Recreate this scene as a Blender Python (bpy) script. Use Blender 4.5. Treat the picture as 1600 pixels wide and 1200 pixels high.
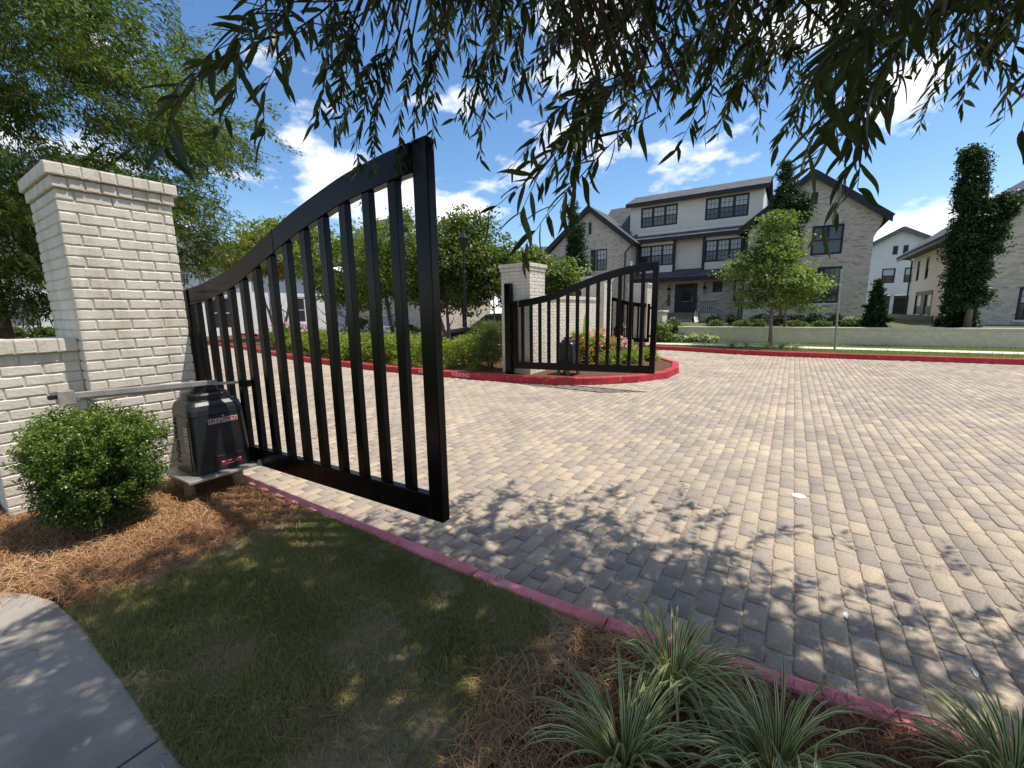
import bpy, math, random
import numpy as np
from mathutils import Matrix, Vector
random.seed(7); rng = np.random.default_rng(11)
scn = bpy.context.scene
for o in list(bpy.data.objects): bpy.data.objects.remove(o)
col = scn.collection

# ------------------------------------------------------------------ camera, sky, sun, exposure
CAM = Vector((-0.846, -4.273, 1.47))
RIGHT = Vector((0.54971, -0.83522, -0.01523)); UP = Vector((0.14829, 0.07963, 0.98573)); FWD = Vector((0.82209, 0.54413, -0.16763))
cd = bpy.data.cameras.new('camera'); cam = bpy.data.objects.new('camera', cd); col.objects.link(cam)
cd.lens = 14.85; cd.sensor_width = 36; cd.sensor_fit = 'HORIZONTAL'; cd.clip_start = 0.05; cd.clip_end = 3000
m = Matrix((RIGHT, UP, -FWD)).transposed().to_4x4(); m.translation = CAM; cam.matrix_world = m
scn.camera = cam
def project(p):
    d = Vector(p) - CAM; z = d.dot(FWD)
    if z < 0.05: return None
    return 800 + 660 * d.dot(RIGHT) / z, 600 - 660 * d.dot(UP) / z, z
SUN_EL = math.radians(67); SUN_H = Vector((0.54, -0.84, 0)).normalized()
SUNV = (SUN_H * math.cos(SUN_EL) + Vector((0, 0, math.sin(SUN_EL)))).normalized()
sd = bpy.data.lights.new('sun', 'SUN'); sd.energy = 3.7; sd.angle = math.radians(0.53); sd.color = (1.0, 0.95, 0.87)
so = bpy.data.objects.new('sun', sd); col.objects.link(so); so.rotation_euler = SUNV.to_track_quat('Z', 'Y').to_euler(); so.location = (0, 0, 30)
wd = bpy.data.worlds.new('World'); scn.world = wd; wd.use_nodes = True
nt = wd.node_tree; nt.nodes.clear()
def N(t, **k):
    n = nt.nodes.new(t)
    for a, b in k.items(): setattr(n, a, b)
    return n
sky = N('ShaderNodeTexSky', sky_type='NISHITA'); sky.sun_disc = False; sky.sun_elevation = SUN_EL
sky.sun_rotation = math.atan2(SUN_H.x, SUN_H.y); sky.air_density = 1.0; sky.dust_density = 0.6; sky.ozone_density = 1.6; sky.altitude = 300
tc = N('ShaderNodeTexCoord'); sx = N('ShaderNodeSeparateXYZ'); nt.links.new(tc.outputs['Generated'], sx.inputs[0])
zz = N('ShaderNodeMath', operation='MAXIMUM'); nt.links.new(sx.outputs['Z'], zz.inputs[0]); zz.inputs[1].default_value = 0.0
za = N('ShaderNodeMath', operation='ADD'); nt.links.new(zz.outputs[0], za.inputs[0]); za.inputs[1].default_value = 0.22
dx = N('ShaderNodeMath', operation='DIVIDE'); dy = N('ShaderNodeMath', operation='DIVIDE')
for a, s in ((dx, 'X'), (dy, 'Y')): nt.links.new(sx.outputs[s], a.inputs[0]); nt.links.new(za.outputs[0], a.inputs[1])
cb = N('ShaderNodeCombineXYZ'); nt.links.new(dx.outputs[0], cb.inputs[0]); nt.links.new(dy.outputs[0], cb.inputs[1]); cb.inputs[2].default_value = 4.1
nz = N('ShaderNodeTexNoise'); nz.inputs['Scale'].default_value = 3.9; nz.inputs['Detail'].default_value = 9; nz.inputs['Roughness'].default_value = 0.56; nz.inputs['Distortion'].default_value = 0.0
cm = N('ShaderNodeVectorMath', operation='MULTIPLY'); cm.inputs[1].default_value = (1.0, 1.0, 2.1); nt.links.new(tc.outputs['Generated'], cm.inputs[0]); ca = N('ShaderNodeVectorMath', operation='ADD'); ca.inputs[1].default_value = (3.7, 1.2, 0.4); nt.links.new(cm.outputs[0], ca.inputs[0]); nt.links.new(ca.outputs[0], nz.inputs['Vector'])
rp = N('ShaderNodeValToRGB'); rp.color_ramp.elements[0].position = 0.525; rp.color_ramp.elements[0].color = (0, 0, 0, 1); rp.color_ramp.elements[1].position = 0.64; rp.color_ramp.elements[1].color = (1, 1, 1, 1)
nt.links.new(nz.outputs['Fac'], rp.inputs[0])
hs = N('ShaderNodeHueSaturation'); hs.inputs['Saturation'].default_value = 1.2; hs.inputs['Value'].default_value = 0.8; nt.links.new(sky.outputs[0], hs.inputs['Color'])
mx = N('ShaderNodeMixRGB'); mx.inputs['Color2'].default_value = (6.6, 6.5, 6.5, 1); nt.links.new(rp.outputs[0], mx.inputs['Fac']); nt.links.new(hs.outputs[0], mx.inputs['Color1'])
bg = N('ShaderNodeBackground'); bg.inputs['Strength'].default_value = 0.15; nt.links.new(mx.outputs[0], bg.inputs['Color'])
wo = N('ShaderNodeOutputWorld'); nt.links.new(bg.outputs[0], wo.inputs['Surface'])
vs = scn.view_settings; vs.view_transform = 'Standard'; vs.look = 'None'; vs.gamma = 1; vs.use_curve_mapping = False; vs.exposure = 0.62

# ------------------------------------------------------------------ materials
def newmat(name):
    m = bpy.data.materials.new(name); m.use_nodes = True; t = m.node_tree; t.nodes.clear()
    o = t.nodes.new('ShaderNodeOutputMaterial'); b = t.nodes.new('ShaderNodeBsdfPrincipled'); t.links.new(b.outputs[0], o.inputs[0])
    return m, t, b, o
def c4(c): return (c[0], c[1], c[2], 1)
def noise(t, vec, scale, detail=4, rough=0.55):
    n = t.nodes.new('ShaderNodeTexNoise'); n.inputs['Scale'].default_value = scale; n.inputs['Detail'].default_value = detail; n.inputs['Roughness'].default_value = rough
    t.links.new(vec, n.inputs['Vector']); return n.outputs['Fac']
def ramp(t, fac, stops, interp='LINEAR'):
    r = t.nodes.new('ShaderNodeValToRGB'); r.color_ramp.interpolation = interp
    while len(r.color_ramp.elements) < len(stops): r.color_ramp.elements.new(0.5)
    for e, (p, c) in zip(r.color_ramp.elements, stops): e.position = p; e.color = c4(c)
    t.links.new(fac, r.inputs[0]); return r.outputs[0]
def mix(t, f, a, b, mode='MIX'):
    n = t.nodes.new('ShaderNodeMixRGB'); n.blend_type = mode
    for s, v in ((n.inputs[0], f), (n.inputs[1], a), (n.inputs[2], b)):
        if isinstance(v, (int, float)): s.default_value = v
        elif isinstance(v, tuple): s.default_value = c4(v)
        else: t.links.new(v, s)
    return n.outputs[0]
def bump(t, b, h, strength, dist=0.01):
    n = t.nodes.new('ShaderNodeBump'); n.inputs['Strength'].default_value = strength; n.inputs['Distance'].default_value = dist
    t.links.new(h, n.inputs['Height']); t.links.new(n.outputs[0], b.inputs['Normal'])
def pos(t): return t.nodes.new('ShaderNodeNewGeometry').outputs['Position']
def attr(t, n):
    a = t.nodes.new('ShaderNodeAttribute'); a.attribute_name = n; return a.outputs['Fac']
MATS = {}
def mat(name, c1, c2=None, rough=0.7, scale=6, bs=0, bscale=80, bdist=0.004, spec=0.4, metal=0, lo=0.35, hi=0.65):
    m, t, b, o = newmat(name); p = pos(t)
    if c2: t.links.new(ramp(t, noise(t, p, scale, 6), [(lo, c1), (hi, c2)]), b.inputs['Base Color'])
    else: b.inputs['Base Color'].default_value = c4(c1)
    b.inputs['Roughness'].default_value = rough; b.inputs['Specular IOR Level'].default_value = spec; b.inputs['Metallic'].default_value = metal
    if bs: bump(t, b, noise(t, p, bscale, 5), bs, bdist)
    MATS[name] = m; return m
def palmat(name, stops, rough=0.8, grain=0, gscale=120, trans=0, bs=0, bscale=90, interp='LINEAR', spec=0.3, big=0):
    m, t, b, o = newmat(name); p = pos(t)
    c = ramp(t, attr(t, 'rnd'), stops, interp)
    if grain: c = mix(t, grain, c, ramp(t, noise(t, p, gscale, 6, 0.7), [(0.3, (0.25, 0.25, 0.25)), (0.7, (1.6, 1.55, 1.5))]), 'MULTIPLY')
    if big: c = mix(t, big, c, ramp(t, noise(t, p, 0.9, 4), [(0.3, (0.6, 0.6, 0.62)), (0.7, (1.25, 1.2, 1.12))]), 'MULTIPLY')
    t.links.new(c, b.inputs['Base Color']); b.inputs['Roughness'].default_value = rough; b.inputs['Specular IOR Level'].default_value = spec
    if trans:
        tr = t.nodes.new('ShaderNodeBsdfTranslucent'); t.links.new(mix(t, 1.0, c, (1.5, 1.6, 0.6), 'MULTIPLY'), tr.inputs[0])
        ms = t.nodes.new('ShaderNodeMixShader'); ms.inputs[0].default_value = trans
        t.links.new(b.outputs[0], ms.inputs[1]); t.links.new(tr.outputs[0], ms.inputs[2]); t.links.new(ms.outputs[0], o.inputs[0])
    if bs: bump(t, b, noise(t, p, bscale, 6, 0.7), bs, 0.004)
    MATS[name] = m; return m
def brickmat(name, cols, mortar, bw=0.2, bh=0.0745, bstr=0.4):
    m, t, b, o = newmat(name)
    uv = t.nodes.new('ShaderNodeUVMap').outputs[0]
    k = t.nodes.new('ShaderNodeTexBrick'); k.inputs['Scale'].default_value = 1; k.inputs['Brick Width'].default_value = bw; k.inputs['Row Height'].default_value = bh
    k.inputs['Mortar Size'].default_value = 0.006; k.inputs['Color1'].default_value = (0, 0, 0, 1); k.inputs['Color2'].default_value = (1, 1, 1, 1); k.inputs['Mortar'].default_value = (.5, .5, .5, 1); k.inputs['Bias'].default_value = 0
    t.links.new(uv, k.inputs['Vector'])
    def mth(op, *a):
        n = t.nodes.new('ShaderNodeMath'); n.operation = op
        for q, v in enumerate(a):
            if isinstance(v, (int, float)): n.inputs[q].default_value = v
            else: t.links.new(v, n.inputs[q])
        return n.outputs[0]
    sp = t.nodes.new('ShaderNodeSeparateXYZ'); t.links.new(uv, sp.inputs[0]); row = mth('FLOOR', mth('DIVIDE', sp.outputs['Y'], bh)); cel = mth('FLOOR', mth('ADD', mth('DIVIDE', sp.outputs['X'], bw), mth('MULTIPLY', mth('MODULO', row, 2), 0.5)))
    cv = t.nodes.new('ShaderNodeCombineXYZ'); t.links.new(cel, cv.inputs[0]); t.links.new(row, cv.inputs[1]); wn = t.nodes.new('ShaderNodeTexWhiteNoise'); wn.noise_dimensions = '2D'; t.links.new(cv.outputs[0], wn.inputs['Vector'])
    c = ramp(t, wn.outputs['Value'], cols); p = pos(t)
    c = mix(t, 0.3, c, ramp(t, noise(t, p, 7, 5, .7), [(0.3, (.5, .5, .5)), (0.7, (1.4, 1.4, 1.4))]), 'MULTIPLY')
    c = mix(t, 0.3, c, ramp(t, noise(t, p, 0.6, 4), [(0.3, (.7, .7, .7)), (0.7, (1.15, 1.15, 1.15))]), 'MULTIPLY')
    c = mix(t, k.outputs['Fac'], c, mortar); t.links.new(c, b.inputs['Base Color']); b.inputs['Roughness'].default_value = 0.85
    inv = t.nodes.new('ShaderNodeMath'); inv.operation = 'SUBTRACT'; inv.inputs[0].default_value = 1; t.links.new(k.outputs['Fac'], inv.inputs[1])
    bump(t, b, inv.outputs[0], bstr, 0.006); MATS[name] = m; return m
def lapmat(name, c, pitch=0.15, rough=0.6, dark=0.55):
    m, t, b, o = newmat(name); uv = t.nodes.new('ShaderNodeUVMap').outputs[0]
    s = t.nodes.new('ShaderNodeSeparateXYZ'); t.links.new(uv, s.inputs[0])
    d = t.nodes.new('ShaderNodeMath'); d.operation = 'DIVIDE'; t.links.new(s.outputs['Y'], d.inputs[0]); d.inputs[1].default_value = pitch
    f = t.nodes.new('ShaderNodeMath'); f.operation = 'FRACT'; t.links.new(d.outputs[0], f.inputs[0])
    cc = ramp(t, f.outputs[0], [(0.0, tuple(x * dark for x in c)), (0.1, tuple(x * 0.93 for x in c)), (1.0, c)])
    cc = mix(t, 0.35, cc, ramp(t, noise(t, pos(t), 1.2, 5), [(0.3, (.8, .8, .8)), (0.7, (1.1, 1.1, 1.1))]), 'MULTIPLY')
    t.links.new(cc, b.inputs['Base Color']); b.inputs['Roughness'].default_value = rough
    inv = t.nodes.new('ShaderNodeMath'); inv.operation = 'SUBTRACT'; inv.inputs[0].default_value = 1; t.links.new(f.outputs[0], inv.inputs[1])
    bump(t, b, inv.outputs[0], 0.5, 0.02); MATS[name] = m; return m
def paintmat(name, c, dirt, rough=0.6, bs=0.8, bscale=48, chips=None, drip=0):
    m, t, b, o = newmat(name); p = pos(t)
    a = ramp(t, noise(t, p, 3.1, 8, 0.65), [(0.35, dirt), (0.55, c)])
    a = mix(t, 0.5, a, ramp(t, noise(t, p, 55, 6, 0.75), [(0.28, (.55, .52, .47)), (0.42, (1, 1, 1))]), 'MULTIPLY')
    if drip:
        vm = t.nodes.new('ShaderNodeVectorMath'); vm.operation = 'MULTIPLY'; vm.inputs[1].default_value = (11, 11, 0.9); t.links.new(p, vm.inputs[0])
        a = mix(t, drip, a, ramp(t, noise(t, vm.outputs[0], 1.0, 6, 0.6), [(0.36, (.62, .58, .50)), (0.52, (1, 1, 1))]), 'MULTIPLY')
    if chips:
        f = ramp(t, noise(t, p, 9, 8, 0.72), [(0.61, (0, 0, 0)), (0.64, (1, 1, 1))]); a = mix(t, f, a, chips)
        a = mix(t, 0.6, a, ramp(t, noise(t, p, 5, 7, 0.7), [(0.35, (.55, .5, .5)), (0.6, (1, 1, 1))]), 'MULTIPLY')
    t.links.new(a, b.inputs['Base Color']); b.inputs['Roughness'].default_value = rough; b.inputs['Specular IOR Level'].default_value = 0.3
    bump(t, b, noise(t, p, bscale, 6, 0.7), bs, 0.006); MATS[name] = m; return m

paintmat('white_brick', (.72, .655, .545), (.63, .565, .46), drip=0.4)
mat('mortar_white', (.62, .58, .50), (.52, .48, .41), 0.8, 9, 0.4, 60, 0.005)
paintmat('kerb_red', (.50, .035, .045), (.38, .03, .038), 0.65, 0.35, 60, chips=(.36, .28, .25))
paintmat('kerb_red_lifted', (.86, .27, .29), (.74, .19, .21), 0.7, 0.35, 60, chips=(.52, .38, .34))  # near kerb's red, lightened in the colour to make up for the tree shade
mat('kerb_lettering', (.75, .7, .68), (.6, .3, .3), 0.7, 60)
mat('gate_black', (.0018, .0018, .002), (.003, .003, .0033), 0.22, 3, 0.03, 20, 0.002, 0.17)
mat('operator_plastic', (.010, .0105, .0115), (.014, .0145, .016), 0.36, 4, 0.06, 200, 0.001, 0.5)
mat('operator_dark', (.012, .012, .014), None, 0.4)
mat('steel', (.50, .48, .45), (.36, .34, .32), 0.42, 14, 0.05, 100, 0.001, 0.5, 0.6)
mat('rusty_steel', (.34, .29, .25), (.48, .44, .40), 0.5, 18, 0.1, 80, 0.001, 0.5, 0.5)
mat('post_wood', (.28, .2, .12), (.17, .12, .07), 0.8, 22, 0.4, 60)
mat('label_red', (.26, .012, .018), None, 0.5)
mat('label_white', (.72, .72, .7), (.55, .55, .54), 0.5, 90)
mat('label_grey', (.25, .25, .26), None, 0.5)
paintmat('concrete', (.34, .30, .25), (.26, .228, .19), 0.9, 0.7, 130)
mat('concrete_pale', (.68, .62, .5), (.58, .53, .42), 0.9, 5, 0.3, 120, 0.004, 0.2)
mat('soil', (.31, .23, .145), (.19, .15, .095), 0.95, 5, 0.8, 55, 0.012, 0.1)
mat('mulch_soil', (.16, .085, .045), (.08, .045, .028), 0.95, 16, 0.9, 90, 0.012, 0.1)
mat('lawn_green', (.10, .145, .03), (.06, .10, .022), 0.95, 9, 0.9, 90, 0.03, 0.1)
mat('far_ground', (.10, .12, .045), (.14, .13, .07), 0.95, 0.4, 0.5, 20, 0.02, 0.1)
mat('asphalt', (.055, .055, .056), (.07, .07, .07), 0.9, 8, 0.3, 90)
mat('sand_joint', (.40, .335, .25), (.28, .235, .18), 0.95, 30, 0.5, 200, 0.003, 0.1)
palmat('paver', [(0, (.295, .255, .218)), (.2, (.335, .285, .235)), (.42, (.375, .314, .25)), (.62, (.41, .34, .26)), (.82, (.445, .365, .268)), (1, (.495, .402, .282))], 0.85, 0.45, 95, bs=0.5, bscale=130, spec=0.25, big=0.45)
brickmat('paver_far', [(0, (.27, .245, .215)), (.35, (.34, .29, .235)), (.7, (.39, .325, .25)), (1, (.47, .385, .27))], (.29, .245, .19), 0.203, 0.1045, 0.3)
palmat('pine_straw', [(0, (.13, .058, .028)), (.4, (.30, .145, .064)), (.75, (.50, .29, .135)), (1, (.68, .49, .28))], 0.75, trans=0.1)
palmat('grass_blades', [(0, (.12, .14, .034)), (.45, (.215, .22, .06)), (.72, (.31, .275, .115)), (.8, (.25, .19, .10)), (1, (.38, .30, .17))], 0.7, trans=0.3)
palmat('liriope_leaf', [(0, (.024, .056, .014)), (.49, (.05, .10, .024)), (.5, (.36, .365, .16)), (1, (.55, .53, .28))], 0.45, trans=0.2, interp='LINEAR')
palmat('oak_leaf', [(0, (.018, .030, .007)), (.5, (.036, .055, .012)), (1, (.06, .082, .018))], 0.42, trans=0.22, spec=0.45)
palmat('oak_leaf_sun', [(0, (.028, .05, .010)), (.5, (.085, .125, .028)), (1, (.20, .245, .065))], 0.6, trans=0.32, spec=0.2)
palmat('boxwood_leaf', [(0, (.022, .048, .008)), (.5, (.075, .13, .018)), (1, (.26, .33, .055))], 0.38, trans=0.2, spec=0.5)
palmat('myrtle_leaf', [(0, (.05, .085, .018)), (.45, (.13, .18, .035)), (.85, (.23, .26, .05)), (1, (.28, .19, .05))], 0.5, trans=0.42)
palmat('myrtle_leaf_dark', [(0, (.04, .068, .016)), (.5, (.10, .145, .033)), (.88, (.18, .215, .055)), (1, (.23, .17, .055))], 0.5, trans=0.38)
palmat('maple_leaf', [(0, (.05, .08, .02)), (.5, (.14, .19, .05)), (1, (.27, .33, .10))], 0.5, trans=0.35)
palmat('hornbeam_leaf', [(0, (.012, .03, .009)), (.6, (.028, .06, .016)), (1, (.07, .12, .03))], 0.45, trans=0.2)
palmat('conifer_leaf', [(0, (.01, .028, .008)), (.6, (.02, .05, .012)), (1, (.045, .085, .02))], 0.6, trans=0.1)
palmat('hedge_leaf', [(0, (.07, .10, .016)), (.5, (.20, .26, .04)), (1, (.36, .41, .08))], 0.5, trans=0.35)
palmat('shrub_leaf', [(0, (.045, .07, .018)), (.5, (.115, .15, .042)), (1, (.21, .24, .08))], 0.5, trans=0.3)
palmat('banana_leaf', [(0, (.06, .13, .015)), (.6, (.17, .28, .03)), (1, (.32, .42, .06))], 0.4, trans=0.4)
palmat('white_petal', [(0, (.5, .52, .4)), (1, (.85, .85, .78))], 0.6, trans=0.25)
palmat('orange_petal', [(0, (.7, .14, .05)), (1, (.85, .33, .15))], 0.6, trans=0.25)
palmat('pink_petal', [(0, (.6, .2, .32)), (1, (.85, .5, .62))], 0.6, trans=0.25)
palmat('hosta_leaf', [(0, (.1, .16, .05)), (1, (.5, .52, .36))], 0.5, trans=0.3)
mat('bark', (.10, .085, .07), (.055, .047, .04), 0.9, 14, 0.8, 40, 0.02, 0.1)
mat('bark_pale', (.24, .19, .14), (.15, .12, .09), 0.9, 14, 0.4, 40, 0.01, 0.1)
brickmat('house_brick', [(0, (.34, .265, .20)), (.15, (.50, .41, .315)), (.55, (.59, .49, .38)), (1, (.66, .56, .445))], (.60, .52, .42), 0.21, 0.078)
brickmat('white_wall_brick', [(0, (.70, .68, .64)), (1, (.78, .76, .72))], (.66, .64, .6), 0.21, 0.078, 0.3)
brickmat('cream_wall_brick', [(0, (.68, .585, .39)), (1, (.76, .66, .45))], (.64, .55, .38), 0.21, 0.078, 0.3)
brickmat('shingle', [(0, (.045, .046, .05)), (1, (.10, .10, .104))], (.035, .035, .038), 0.32, 0.14, 0.5)
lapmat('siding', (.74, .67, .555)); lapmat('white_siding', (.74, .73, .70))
mat('trim_dark', (.014, .015, .016), None, 0.5); mat('trim_white', (.72, .69, .63), (.62, .6, .55), 0.6, 3)
mat('door_green', (.018, .022, .02), (.024, .028, .026), 0.4, 3)
mat('shutter_grey', (.10, .105, .11), (.13, .135, .14), 0.6, 2)
mat('glass', (.03, .035, .04), None, 0.06, spec=0.8)
mat('blind', (.45, .46, .45), None, 0.35, spec=0.6)
mat('step_brick', (.16, .12, .10), (.24, .18, .14), 0.9, 10, 0.3, 60)
mat('lamp_black', (.01, .01, .01), None, 0.4); mat('galvanised', (.34, .34, .33), (.26, .26, .26), 0.5, 20, metal=0.6)
mat('car_dark', (.012, .014, .02), None, 0.12, spec=0.8); mat('car_silver', (.35, .36, .37), None, 0.2, spec=0.7, metal=0.4); mat('tyre', (.015, .015, .015), None, 0.8)
mat('paint_mark', (.75, .74, .7), (.5, .47, .42), 0.8, 70)
mat('lantern_glass', (.5, .47, .4), None, 0.2)

# ------------------------------------------------------------------ mesh helpers
class MB:
    def __init__(s): s.v = []; s.f = []; s.uv = []; s.r = []
    def face(s, pts, uv=None, r=0.5):
        n = len(s.v); s.v += [tuple(p) for p in pts]; s.f.append(tuple(range(n, n + len(pts)))); s.uv.append(uv); s.r.append(r)
    def box(s, a, b, r=0.5):
        x0, y0, z0 = a; x1, y1, z1 = b; n = len(s.v)
        s.v += [(x0, y0, z0), (x1, y0, z0), (x1, y1, z0), (x0, y1, z0), (x0, y0, z1), (x1, y0, z1), (x1, y1, z1), (x0, y1, z1)]
        for q in ((0, 3, 2, 1), (4, 5, 6, 7), (0, 1, 5, 4), (1, 2, 6, 5), (2, 3, 7, 6), (3, 0, 4, 7)):
            s.f.append(tuple(n + i for i in q)); s.uv.append(None); s.r.append(r)
    def fbox(s, F, a, b, r=0.5):                      # box in a frame F(s, z, d)
        n = len(s.v)
        s.v += [tuple(F(x, z, d)) for z in (a[1], b[1]) for x, d in ((a[0], a[2]), (b[0], a[2]), (b[0], b[2]), (a[0], b[2]))]
        for q in ((0, 3, 2, 1), (4, 5, 6, 7), (0, 1, 5, 4), (1, 2, 6, 5), (2, 3, 7, 6), (3, 0, 4, 7)):
            s.f.append(tuple(n + i for i in q)); s.uv.append(None); s.r.append(r)
    def loft(s, rings, r=0.5, cap=True):
        n = len(s.v); k = len(rings[0])
        for g in rings: s.v += [tuple(p) for p in g]
        for i in range(len(rings) - 1):
            for j in range(k):
                a = n + i * k + j; b = n + i * k + (j + 1) % k
                s.f.append((a, b, b + k, a + k)); s.uv.append(None); s.r.append(r)
        if cap:
            s.f.append(tuple(n + j for j in reversed(range(k)))); s.f.append(tuple(n + (len(rings) - 1) * k + j for j in range(k))); s.uv += [None, None]; s.r += [r, r]
    def tube(s, pts, rad, k=6, r=0.5, cap=True):
        pts = [Vector(p) for p in pts]; rings = []
        for i, p in enumerate(pts):
            d = (pts[min(i + 1, len(pts) - 1)] - pts[max(i - 1, 0)]).normalized()
            a = d.orthogonal().normalized() if abs(d.z) < 0.9 else Vector((1, 0, 0)); a = (a - d * a.dot(d)).normalized(); b = d.cross(a)
            q = rad[i] if isinstance(rad, (list, tuple)) else rad
            rings.append([p + (a * math.cos(2 * math.pi * j / k) + b * math.sin(2 * math.pi * j / k)) * q for j in range(k)])
        s.loft(rings, r, cap)
    def mesh(s, name, mname, smooth=False):
        me = bpy.data.meshes.new(name); me.from_pydata(s.v, [], s.f); me.materials.append(MATS[mname])
        if any(u is not None for u in s.uv):
            ul = me.uv_layers.new(name='UVMap'); i = 0
            for f, u in zip(s.f, s.uv):
                for j in range(len(f)): ul.data[i].uv = u[j] if u is not None else (0, 0); i += 1
        if any(x != 0.5 for x in s.r):
            a = me.attributes.new('rnd', 'FLOAT', 'FACE'); a.data.foreach_set('value', np.array(s.r, dtype=np.float32))
        if smooth: me.polygons.foreach_set('use_smooth', [True] * len(me.polygons))
        me.update(); return me
    def build(s, name, mname, parent=None, smooth=False, bevel=0, **tags):
        o = bpy.data.objects.new(name, s.mesh(name, mname, smooth)); col.objects.link(o)
        if parent: o.parent = parent; o.matrix_parent_inverse = Matrix.Translation(parent.location).inverted() if parent.type == 'EMPTY' else Matrix()
        if bevel:
            b = o.modifiers.new('bevel', 'BEVEL'); b.width = bevel; b.segments = 2; b.limit_method = 'ANGLE'; b.angle_limit = math.radians(40)
        for k, v in tags.items(): o[k] = v
        return o
def tag(o, label=None, category=None, group=None, kind=None):
    for k, v in (('label', label), ('category', category), ('group', group), ('kind', kind)):
        if v: o[k] = v
    return o
def thing(name, label, cat, loc=(0, 0, 0), group=None):
    o = bpy.data.objects.new(name, None); o.empty_display_size = 0.2; col.objects.link(o); o.location = loc
    return tag(o, label, cat, group)
def np_mesh(name, V, Fc, mname, rnd=None, smooth=False):   # uniform polygons
    me = bpy.data.meshes.new(name); k = Fc.shape[1]; me.vertices.add(len(V)); me.vertices.foreach_set('co', np.ascontiguousarray(V, dtype=np.float32).ravel())
    me.loops.add(Fc.size); me.loops.foreach_set('vertex_index', np.ascontiguousarray(Fc, dtype=np.int32).ravel())
    me.polygons.add(len(Fc)); me.polygons.foreach_set('loop_start', np.arange(0, Fc.size, k, dtype=np.int32)); me.polygons.foreach_set('loop_total', np.full(len(Fc), k, dtype=np.int32))
    me.materials.append(MATS[mname]); me.update(calc_edges=True)
    if rnd is not None: me.attributes.new('rnd', 'FLOAT', 'FACE').data.foreach_set('value', np.ascontiguousarray(rnd, dtype=np.float32))
    if smooth: me.polygons.foreach_set('use_smooth', np.ones(len(Fc), dtype=bool))
    return me
def link(name, me, parent=None, **tags):
    o = bpy.data.objects.new(name, me); col.objects.link(o)
    if parent: o.parent = parent; o.matrix_parent_inverse = Matrix.Translation(parent.location).inverted() if parent.type == 'EMPTY' else Matrix()
    for k, v in tags.items(): o[k] = v
    return o
def unit(a): return a / np.maximum(np.linalg.norm(a, axis=1, keepdims=True), 1e-9)
def leaves(P, Dr, L, W, curl=0.15, fine=False, seedn=None):
    """leaf blades: P base, Dr direction, L length, W half width -> triangles; returns V,F,count per leaf"""
    n = len(P); Dr = unit(Dr); up = rng.normal(size=(n, 3)) * 0.6 + np.array([0, 0, 1.0]); S = unit(np.cross(Dr, up)); Nn = np.cross(S, Dr)
    L = L[:, None]; W = W[:, None]
    if fine:
        T = [(0, 0, 0), (.3, 1, .0), (.3, -1, 0), (.65, .85, 0), (.65, -.85, 0), (1, 0, 0), (.3, 0, -.25), (.65, 0, -.25)]
        Fi = [(0, 1, 6), (0, 6, 2), (1, 3, 7), (1, 7, 6), (6, 7, 4), (6, 4, 2), (3, 5, 7), (7, 5, 4)]
    else:
        T = [(0, 0, 0), (.45, 1, 0), (1, 0, 0), (.45, -1, 0)]; Fi = [(0, 1, 2), (0, 2, 3)]
    V = np.empty((n, len(T), 3))
    for i, (t, s, h) in enumerate(T): V[:, i] = P + Dr * L * t + S * W * s + Nn * (W * h - L * curl * t * t)
    F = (np.array(Fi)[None] + (np.arange(n) * len(T))[:, None, None]).reshape(-1, 3)
    return V.reshape(-1, 3), F, len(Fi)
def leaf_obj(name, parts, mname, parent=None, **tags):
    Vs, Fs, Rs, off = [], [], [], 0
    for V, F, k, r in parts: Vs.append(V); Fs.append(F + off); Rs.append(np.repeat(r, k)); off += len(V)
    return link(name, np_mesh(name, np.concatenate(Vs), np.concatenate(Fs), mname, np.concatenate(Rs)), parent, **tags)
def crown(name, ells, n, L, W, mname, parent, clump=0.35, per=60, shell=0.55, droop=0.3, tone=0.0, flat=.55):
    vol = np.array([a[1][0] * a[1][1] * a[1][2] for a in ells]) ** 0.67; vol /= vol.sum(); parts = []
    for (c, R), w in zip(ells, vol):
        k = max(3, int(1.9 * n * w / per)); d = unit(rng.normal(size=(k, 3))); rad = shell + (1 - shell) * rng.random(k) ** 0.7
        bumps = unit(rng.normal(size=(7, 3))); rad = rad * (.64 + .54 * np.max(np.clip(d @ bumps.T, 0, 1) ** 7, axis=1) + .13 * rng.normal(size=k)); cc = np.array(c) + d * rad[:, None] * np.array(R); idx = np.repeat(np.arange(k), per); m_ = len(idx)
        sz = clump * (0.45 + 1.1 * rng.random(k)); P = cc[idx] + unit(rng.normal(size=(m_, 3))) * (rng.random(m_) ** .45 * 1.75)[:, None] * sz[idx][:, None] * np.array([1.15, 1.15, flat])
        Dr = d[idx] * 0.7 + rng.normal(size=(m_, 3)) * 0.7 + np.array([0, 0, -droop])
        r = np.clip(0.5 + 0.18 * rng.normal(size=k)[idx] + 0.2 * rng.normal(size=m_) + tone, 0, 1)
        V, F, q = leaves(P, Dr, L * (0.8 + 0.6 * rng.random(m_)), W * (0.85 + 0.6 * rng.random(m_))); parts.append((V, F, q, r))
    return leaf_obj(name, parts, mname, parent)
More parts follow.
